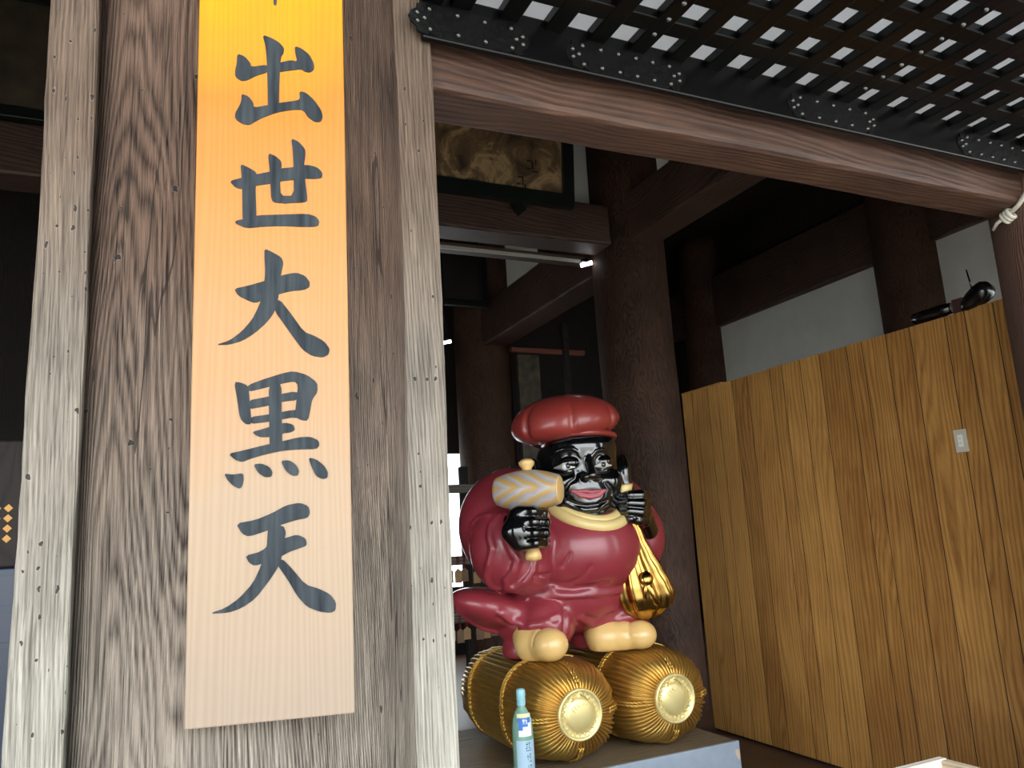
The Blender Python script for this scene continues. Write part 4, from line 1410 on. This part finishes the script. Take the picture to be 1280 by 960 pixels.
# golden sack
nk = at(784, 640, Y=4.02)
bt = at(806, 775, Y=4.06)
sack = bpy.data.objects.new('sack', None)
COL.objects.link(sack)
sack.location = bt
sack.parent = stat
sack.matrix_parent_inverse = Matrix.Translation(stat.location).inverted()
ax_ = (bt - nk)
Ls = ax_.length
ax_.normalize()
sr = Vector((0.88, -0.47, 0))
sr = (sr - ax_ * sr.dot(ax_)).normalized()
sf = ax_.cross(sr)
if sf.y > 0:
    sf = -sf
prof = [(0.0, .05, 0), (.06, .045, 0), (.14, .05, 0), (.25, .062, .0), (.4, .088, .005), (.55, .118, .012), (.68, .142, .02), (.78, .15, .028), (.87, .135, .028), (.94, .095, .02), (.985, .045, .006), (1.0, .006, 0)]
n = 84
rows = 48
vs, fs = [], []
for i in range(rows + 1):
    t = i / rows
    for j in range(len(prof) - 1):
        if prof[j][0] <= t <= prof[j + 1][0] + 1e-9:
            break
    q = (t - prof[j][0]) / (prof[j + 1][0] - prof[j][0])
    q2 = q * q * (3 - 2 * q) * .5 + q * .5
    r = prof[j][1] + (prof[j + 1][1] - prof[j][1]) * q2
    shf = prof[j][2] + (prof[j + 1][2] - prof[j][2]) * q2
    for k_ in range(n):
        th = 2 * math.pi * k_ / n
        fold = 1 + 0.26 * math.sin(9 * th + 2.2 * t) * (1 - 0.25 * t) * (0.6 + .4 * math.sin(2 * th + 1))
        if t < .15:
            fold = 1 + (fold - 1) * .7
        vs.append(nk + ax_ * (t * Ls) + sr * (r * fold * math.cos(th) + shf) + sf * (r * 0.78 * fold * math.sin(th)))
for i in range(rows):
    for k_ in range(n):
        fs.append([i * n + k_, i * n + (k_ + 1) % n, (i + 1) * n + (k_ + 1) % n, (i + 1) * n + k_])
fs.append(list(range(n))[::-1])
fs.append(list(range(rows * n, rows * n + n)))
mesh_obj('sack_body', vs, fs, M['sack_gold'], sack, True, origin=bt)
# gathered folds and the round knot on its front
kc = at(804, 718, Y=4.06) + sf * 0.135
v, f = lathe_geo([(0.004, -0.02), (0.03, -0.018), (0.043, -0.004), (0.044, 0.008), (0.034, 0.022), (0.016, 0.028), (0.002, 0.029)], 28)
R_ = Vector((0, 0, 1)).rotation_difference((sf + Vector((0, 0, .5))).normalized()).to_matrix()
mesh_obj('sack_knot', [R_ @ q + kc for q in v], f, M['sack_gold'], sack, True, origin=kc)
for dx, dz, r in ((0.022, -0.10, .022), (-0.012, -0.11, .018), (0.05, -0.14, .024)):
    tube('sack_pleat', [kc - sf * 0.015, kc + sr * dx * .5 + Vector((0, 0, dz * .5)), kc + sr * dx - sf * 0.01 + Vector((0, 0, dz)), kc + sr * dx * 1.2 - sf * .05 + Vector((0, 0, dz * 1.35))], [r * .6, r, r, r * .4], M['sack_gold'], sack, 14)
v, f = tube_geo([nk + ax_ * (-.165), nk + ax_ * (-.13), nk + ax_ * 0.0], [0.062, 0.05, 0.04], 20)
mesh_obj('sack_mouth', v, f, M['collar'], sack, True, origin=nk)
fist('hand', nk + Vector((0.02, -0.0, 0.02)), (0.12, 0, 1), (0.15, -0.95, 0), (-1, 0.1, 0), 1.12, -1, wrist=(2.82, 4.16, 1.52))

# ------------------------------------------------------------------ deep inside the hall
# framed votive painting leaning out above the inner beam
ema = empty('votive_painting', (2.1, 5.6, 4.26), 'big old framed votive painting, brown and gold, leaning out above the dark beam', 'painting')
pm = NT('old_painting')
tc = pm.n('ShaderNodeTexCoord')
nz = pm.n('ShaderNodeTexNoise', i_Scale=3.2, i_Detail=7.0, i_Roughness=0.62, i_Distortion=1.6)
pm.l(tc.outputs['Object'], nz.inputs[0])
pm.l(pm.ramp(nz.outputs[0], [(0.32, lin(44, 30, 20)), (0.48, lin(104, 80, 52)), (0.58, lin(160, 132, 92)), (0.70, lin(86, 64, 42))]), pm.b.inputs['Base Color'])
pm.b.inputs['Roughness'].default_value = 0.55
fr = simple('frame_green_black', (16, 22, 20), 0.35)
lean = 0.10
X1 = 3.225
zb_, zt_ = 4.26, 5.35
yb_ = 5.5


def slab(name, xa, xb, za, zb2, thick, mat, parent, dy=0.0):
    def yy(z):
        return yb_ - lean * (z - zb_) + dy
    vs = [(xa, yy(za) - thick, za), (xb, yy(za) - thick, za), (xb, yy(zb2) - thick, zb2), (xa, yy(zb2) - thick, zb2),
          (xa, yy(za), za), (xb, yy(za), za), (xb, yy(zb2), zb2), (xa, yy(zb2), zb2)]
    fs = [[0, 1, 2, 3], [5, 4, 7, 6], [4, 0, 3, 7], [1, 5, 6, 2], [3, 2, 6, 7], [4, 5, 1, 0]]
    return mesh_obj(name, vs, fs, mat, parent, origin=((xa + xb) / 2, yb_, za))


slab('picture', 0.95, X1 - 0.09, zb_ + 0.10, zt_ - 0.1, 0.03, pm.m, ema)
slab('frame_rail', 0.85, X1, zb_, zb_ + 0.11, 0.07, fr, ema)
slab('frame_rail', 0.85, X1, zt_ - 0.11, zt_, 0.07, fr, ema)
slab('frame_stile', X1 - 0.10, X1, zb_ + 0.11, zt_ - 0.11, 0.07, fr, ema)
slab('frame_stile', 0.85, 0.95, zb_ + 0.11, zt_ - 0.11, 0.07, fr, ema)
inkm = simple('old_ink', (24, 18, 14), 0.7)
for (px, py, w, h) in ((660, 203, 8, 2), (664, 208, 3, 10), (668, 205, 2, 8), (659, 212, 7, 2), (668, 216, 8, 2), (650, 222, 8, 2), (653, 228, 2, 10), (648, 230, 6, 2), (656, 233, 2, 6)):
    q = at(px, py, Y=5.46)
    slab('inscription_stroke', q.x - w * .0032, q.x + w * .0032, q.z - h * .0032, q.z + h * .0032, 0.033, inkm, ema)
q = at(655, 262, Y=5.5)
mesh_obj('hanging_bracket', [(q.x - .07, 5.46, 4.30), (q.x + .07, 5.46, 4.30), (q.x, 5.46, 4.20), (q.x - .07, 5.62, 4.30), (q.x + .07, 5.62, 4.30), (q.x, 5.62, 4.20)],
         [[0, 2, 1], [3, 4, 5], [0, 1, 4, 3], [1, 2, 5, 4], [2, 0, 3, 5]], fr, ema)

# second framed tablet further back, and a carved one on the other side of the sign column
def tablet(name, x0, x1, y, z0, z1, mat, label):
    t = empty(name, ((x0 + x1) / 2, y, z0), label, 'painting')
    box('picture', (x0 + .08, y - .03, z0 + .08), (x1 - .08, y, z1 - .08), mat, t)
    for nm, lo, hi in (('frame_rail', (x0, y - .06, z0), (x1, y, z0 + .08)), ('frame_rail', (x0, y - .06, z1 - .08), (x1, y, z1)),
                       ('frame_stile', (x0, y - .06, z0 + .08), (x0 + .08, y, z1 - .08)), ('frame_stile', (x1 - .08, y - .06, z0 + .08), (x1, y, z1 - .08))):
        box(nm, lo, hi, fr, t, bev=.006)
    return t


dk = simple('dark_tablet', (30, 26, 24), 0.5, noise=.5, nscale=3)
tablet('framed_tablet', 2.2, 3.68, 8.5, 4.28, 6.0, dk, 'dark framed tablet hanging deep in the hall below the lintel rail')
tablet('framed_tablet', -2.6, -0.45, 5.66, 4.44, 5.4, simple('dark_painting', (58, 48, 36), .6, noise=.5, nscale=5), 'old framed painting in the bay on the far side of the sign column')  # dark mottled brown picture
# carved hanging panel behind the statue
q = at(650, 440, Y=9.0)
o = box('carved_board', (4.30, 9.0, 2.2), (4.62, 9.05, 3.85), simple('mottled_board', (70, 62, 50), 0.6, noise=.6, nscale=9, bump=.4), bev=0.01)
tag(o, 'mottled old board standing against the far column behind the hat', 'board')
o = box('rail_strip', (4.2, 8.95, 3.87), (5.3, 9.02, 3.93), simple('rust_rail', (112, 60, 44), 0.6), bev=.006)
tag(o, 'thin rust-coloured rail above the mottled board', 'rail')
o = box('hanging_pole', (4.95, 8.9, 0.0), (5.03, 8.96, 4.3), M['boards'], bev=.01)
tag(o, 'slim dark upright pole in the shadows behind the statue', 'pole')

# two small tube lamps
em = NT('lamp_tube_glow')
em.b.inputs['Emission Color'].default_value = (0.95, 0.97, 1.0, 1)
em.b.inputs['Emission Strength'].default_value = 3.0
for (px, py, Y, L, lab) in ((733, 330, 6.0, 0.10, 'short white tube lamp at the end of the lintel rail'), (556, 428, 8.2, 0.14, 'short white tube lamp near the far column')):
    q = at(px, py, Y=Y)
    t = empty('tube_lamp', q, lab, 'lamp')
    tube('glow_tube', [q + Vector((-L / 2, .02, -.012)), q + Vector((L / 2, -.02, .012))], 0.02, em.m, t, 12)
    box('lamp_holder', (q.x - L / 2, q.y - .02, q.z + .012), (q.x + L / 2, q.y + .02, q.z + .045), blk, t)
    box('lamp_hanger', (q.x - .008, q.y - .008, q.z + .04), (q.x + .008, q.y + .008, q.z + .06 if Y < 7 else 6.01), blk, t)

# rack of wooden wish plaques behind the statue
rk = empty('plaque_rack', (2.9, 7.6, 0), 'grey timber rack for wish plaques, seen past the statue', 'rack')
rkm = M['dark_beam']
gm = wood('grey_rack_wood', (70, 64, 58), (128, 120, 110), axis=0, scale=6, stretch=.06, swirl=.15)
for x in (2.45, 2.92, 3.5):
    box('post', (x - .04, 7.56, 0), (x + .04, 7.64, 2.25), M['boards'], rk, bev=.006)
rails = (2.02, 1.30, 0.74)
for z in rails:
    box('rail', (2.35, 7.54, z - .045), (3.6, 7.56, z + .045), gm, rk, bev=.004)
pl_m = [simple('plaque_wood', (196, 158, 112), .7, noise=.1, nscale=12), simple('plaque_wood_grey', (150, 122, 96), .7, noise=.1, nscale=12)]
red = simple('red_string', (150, 28, 34), .8)
rnd = random.Random(9)
for zi, z in enumerate(rails[1:]):
    for i, x in enumerate((2.62, 2.70, 2.79, 2.86, 2.99, 3.07, 3.15)):
        lab = ('small wooden wish plaque on a red string, on the rack\'s %s rail' % ('middle', 'lowest')[zi])
        t = empty('wish_plaque', (x, 7.53, z), lab, 'plaque', 'wish plaques on the rack')
        w, h, dz, dy = .036, .085 + rnd.uniform(0, .03), .10 + rnd.uniform(0, .06), rnd.uniform(0, .012)
        vs = [(x - w, 7.515 - dy, z - dz - h), (x + w, 7.515 - dy, z - dz - h), (x + w, 7.515 - dy, z - dz), (x, 7.515 - dy, z - dz + .03), (x - w, 7.515 - dy, z - dz)]
        vs += [(a, b + .01, c) for a, b, c in vs]
        fs = [[0, 1, 2, 3, 4], [9, 8, 7, 6, 5]] + [[i_, i_ + 5, (i_ + 1) % 5 + 5, (i_ + 1) % 5] for i_ in range(5)]
        mesh_obj('board', vs, fs, pl_m[(i + zi) % 2], t)
        tube('string', [(x - .008, 7.525, z - dz + .02), (x - .006, 7.525, z + .05), (x + .006, 7.525, z + .05), (x + .008, 7.525, z - dz + .02)], .0035, red, t, 6)
# low fence outside the rear opening, pale in the daylight
# offering tray with a pale rim in front of the partition
tr_ = empty('offering_box', (2.3, 2.0, 0), 'open wooden offering box with a pale rim beside the plank partition', 'box')
pw = wood('pale_rim_wood', (168, 156, 136), (226, 218, 204), axis=0, scale=8, stretch=.06, swirl=.12, bump=.1)  # far and near rims lighter, the light on them painted in
pw2 = wood('pale_rim_wood_depth', (150, 132, 108), (206, 190, 164), axis=1, scale=8, stretch=.06, swirl=.12, bump=.1)  # same wood for the sides in a duller, shaded tone
ow = simple('box_inside', (172, 116, 84), .7, noise=.1)
bx1, by1, bz1 = 2.81, 2.29, 0.60
box('rim_board', (1.75, by1 - 0.035, 0.06), (bx1, by1, bz1), pw, tr_, bev=.004)
box('rim_board', (1.75, 1.60, 0.06), (bx1, 1.635, bz1), pw, tr_, bev=.004)
box('side_board', (bx1 - 0.035, 1.635, 0.06), (bx1, by1 - 0.035, bz1 - .002), pw2, tr_, bev=.004)
box('side_board', (1.75, 1.635, 0.06), (1.785, by1 - 0.035, bz1 - .002), pw2, tr_, bev=.004)
box('inner_floor', (1.785, 1.635, 0.50), (bx1 - 0.035, by1 - 0.035, 0.515), ow, tr_)
for x in (1.80, bx1 - .05):
    for y in (1.64, by1 - .05):
        box('leg', (x - .025, y - .025, 0), (x + .025, y + .025, .07), pw2, tr_)

# cabinet in the bay on the far side of the sign column
cb = empty('altar_cabinet', (-1.0, 4.6, 0), 'dark blue altar cabinet with a gold lattice panel on top, past the sign column', 'cabinet')
nb = simple('navy_lacquer', (20, 34, 58), 0.3)
gd = simple('dull_gold', (150, 112, 60), 0.4, metal=.7)
box('body', (-1.6, 4.5, 0), (-0.55, 5.0, 1.52), nb, cb, bev=.01)
for z in (1.16, 1.33, 1.50):
    box('edge_band', (-1.61, 4.49, z - .012), (-0.54, 4.502, z + .012), simple('iron_band', (60, 66, 74), .4, metal=.7), cb)
box('upper_panel', (-1.55, 4.6, 1.52), (-0.58, 4.95, 2.15), M['boards'], cb, bev=.01)
for i in range(5):
    for j in range(4):
        x, z = -0.86 + .05 * i, 1.66 + .05 * j
        mesh_obj('gold_lozenge', [(x - .02, 4.598, z), (x, 4.598, z - .02), (x + .02, 4.598, z), (x, 4.598, z + .02), (x - .02, 4.604, z), (x, 4.604, z - .02), (x + .02, 4.604, z), (x, 4.604, z + .02)],
                 [[0, 1, 2, 3], [0, 4, 5, 1], [1, 5, 6, 2], [2, 6, 7, 3], [3, 7, 4, 0]], gd, cb)
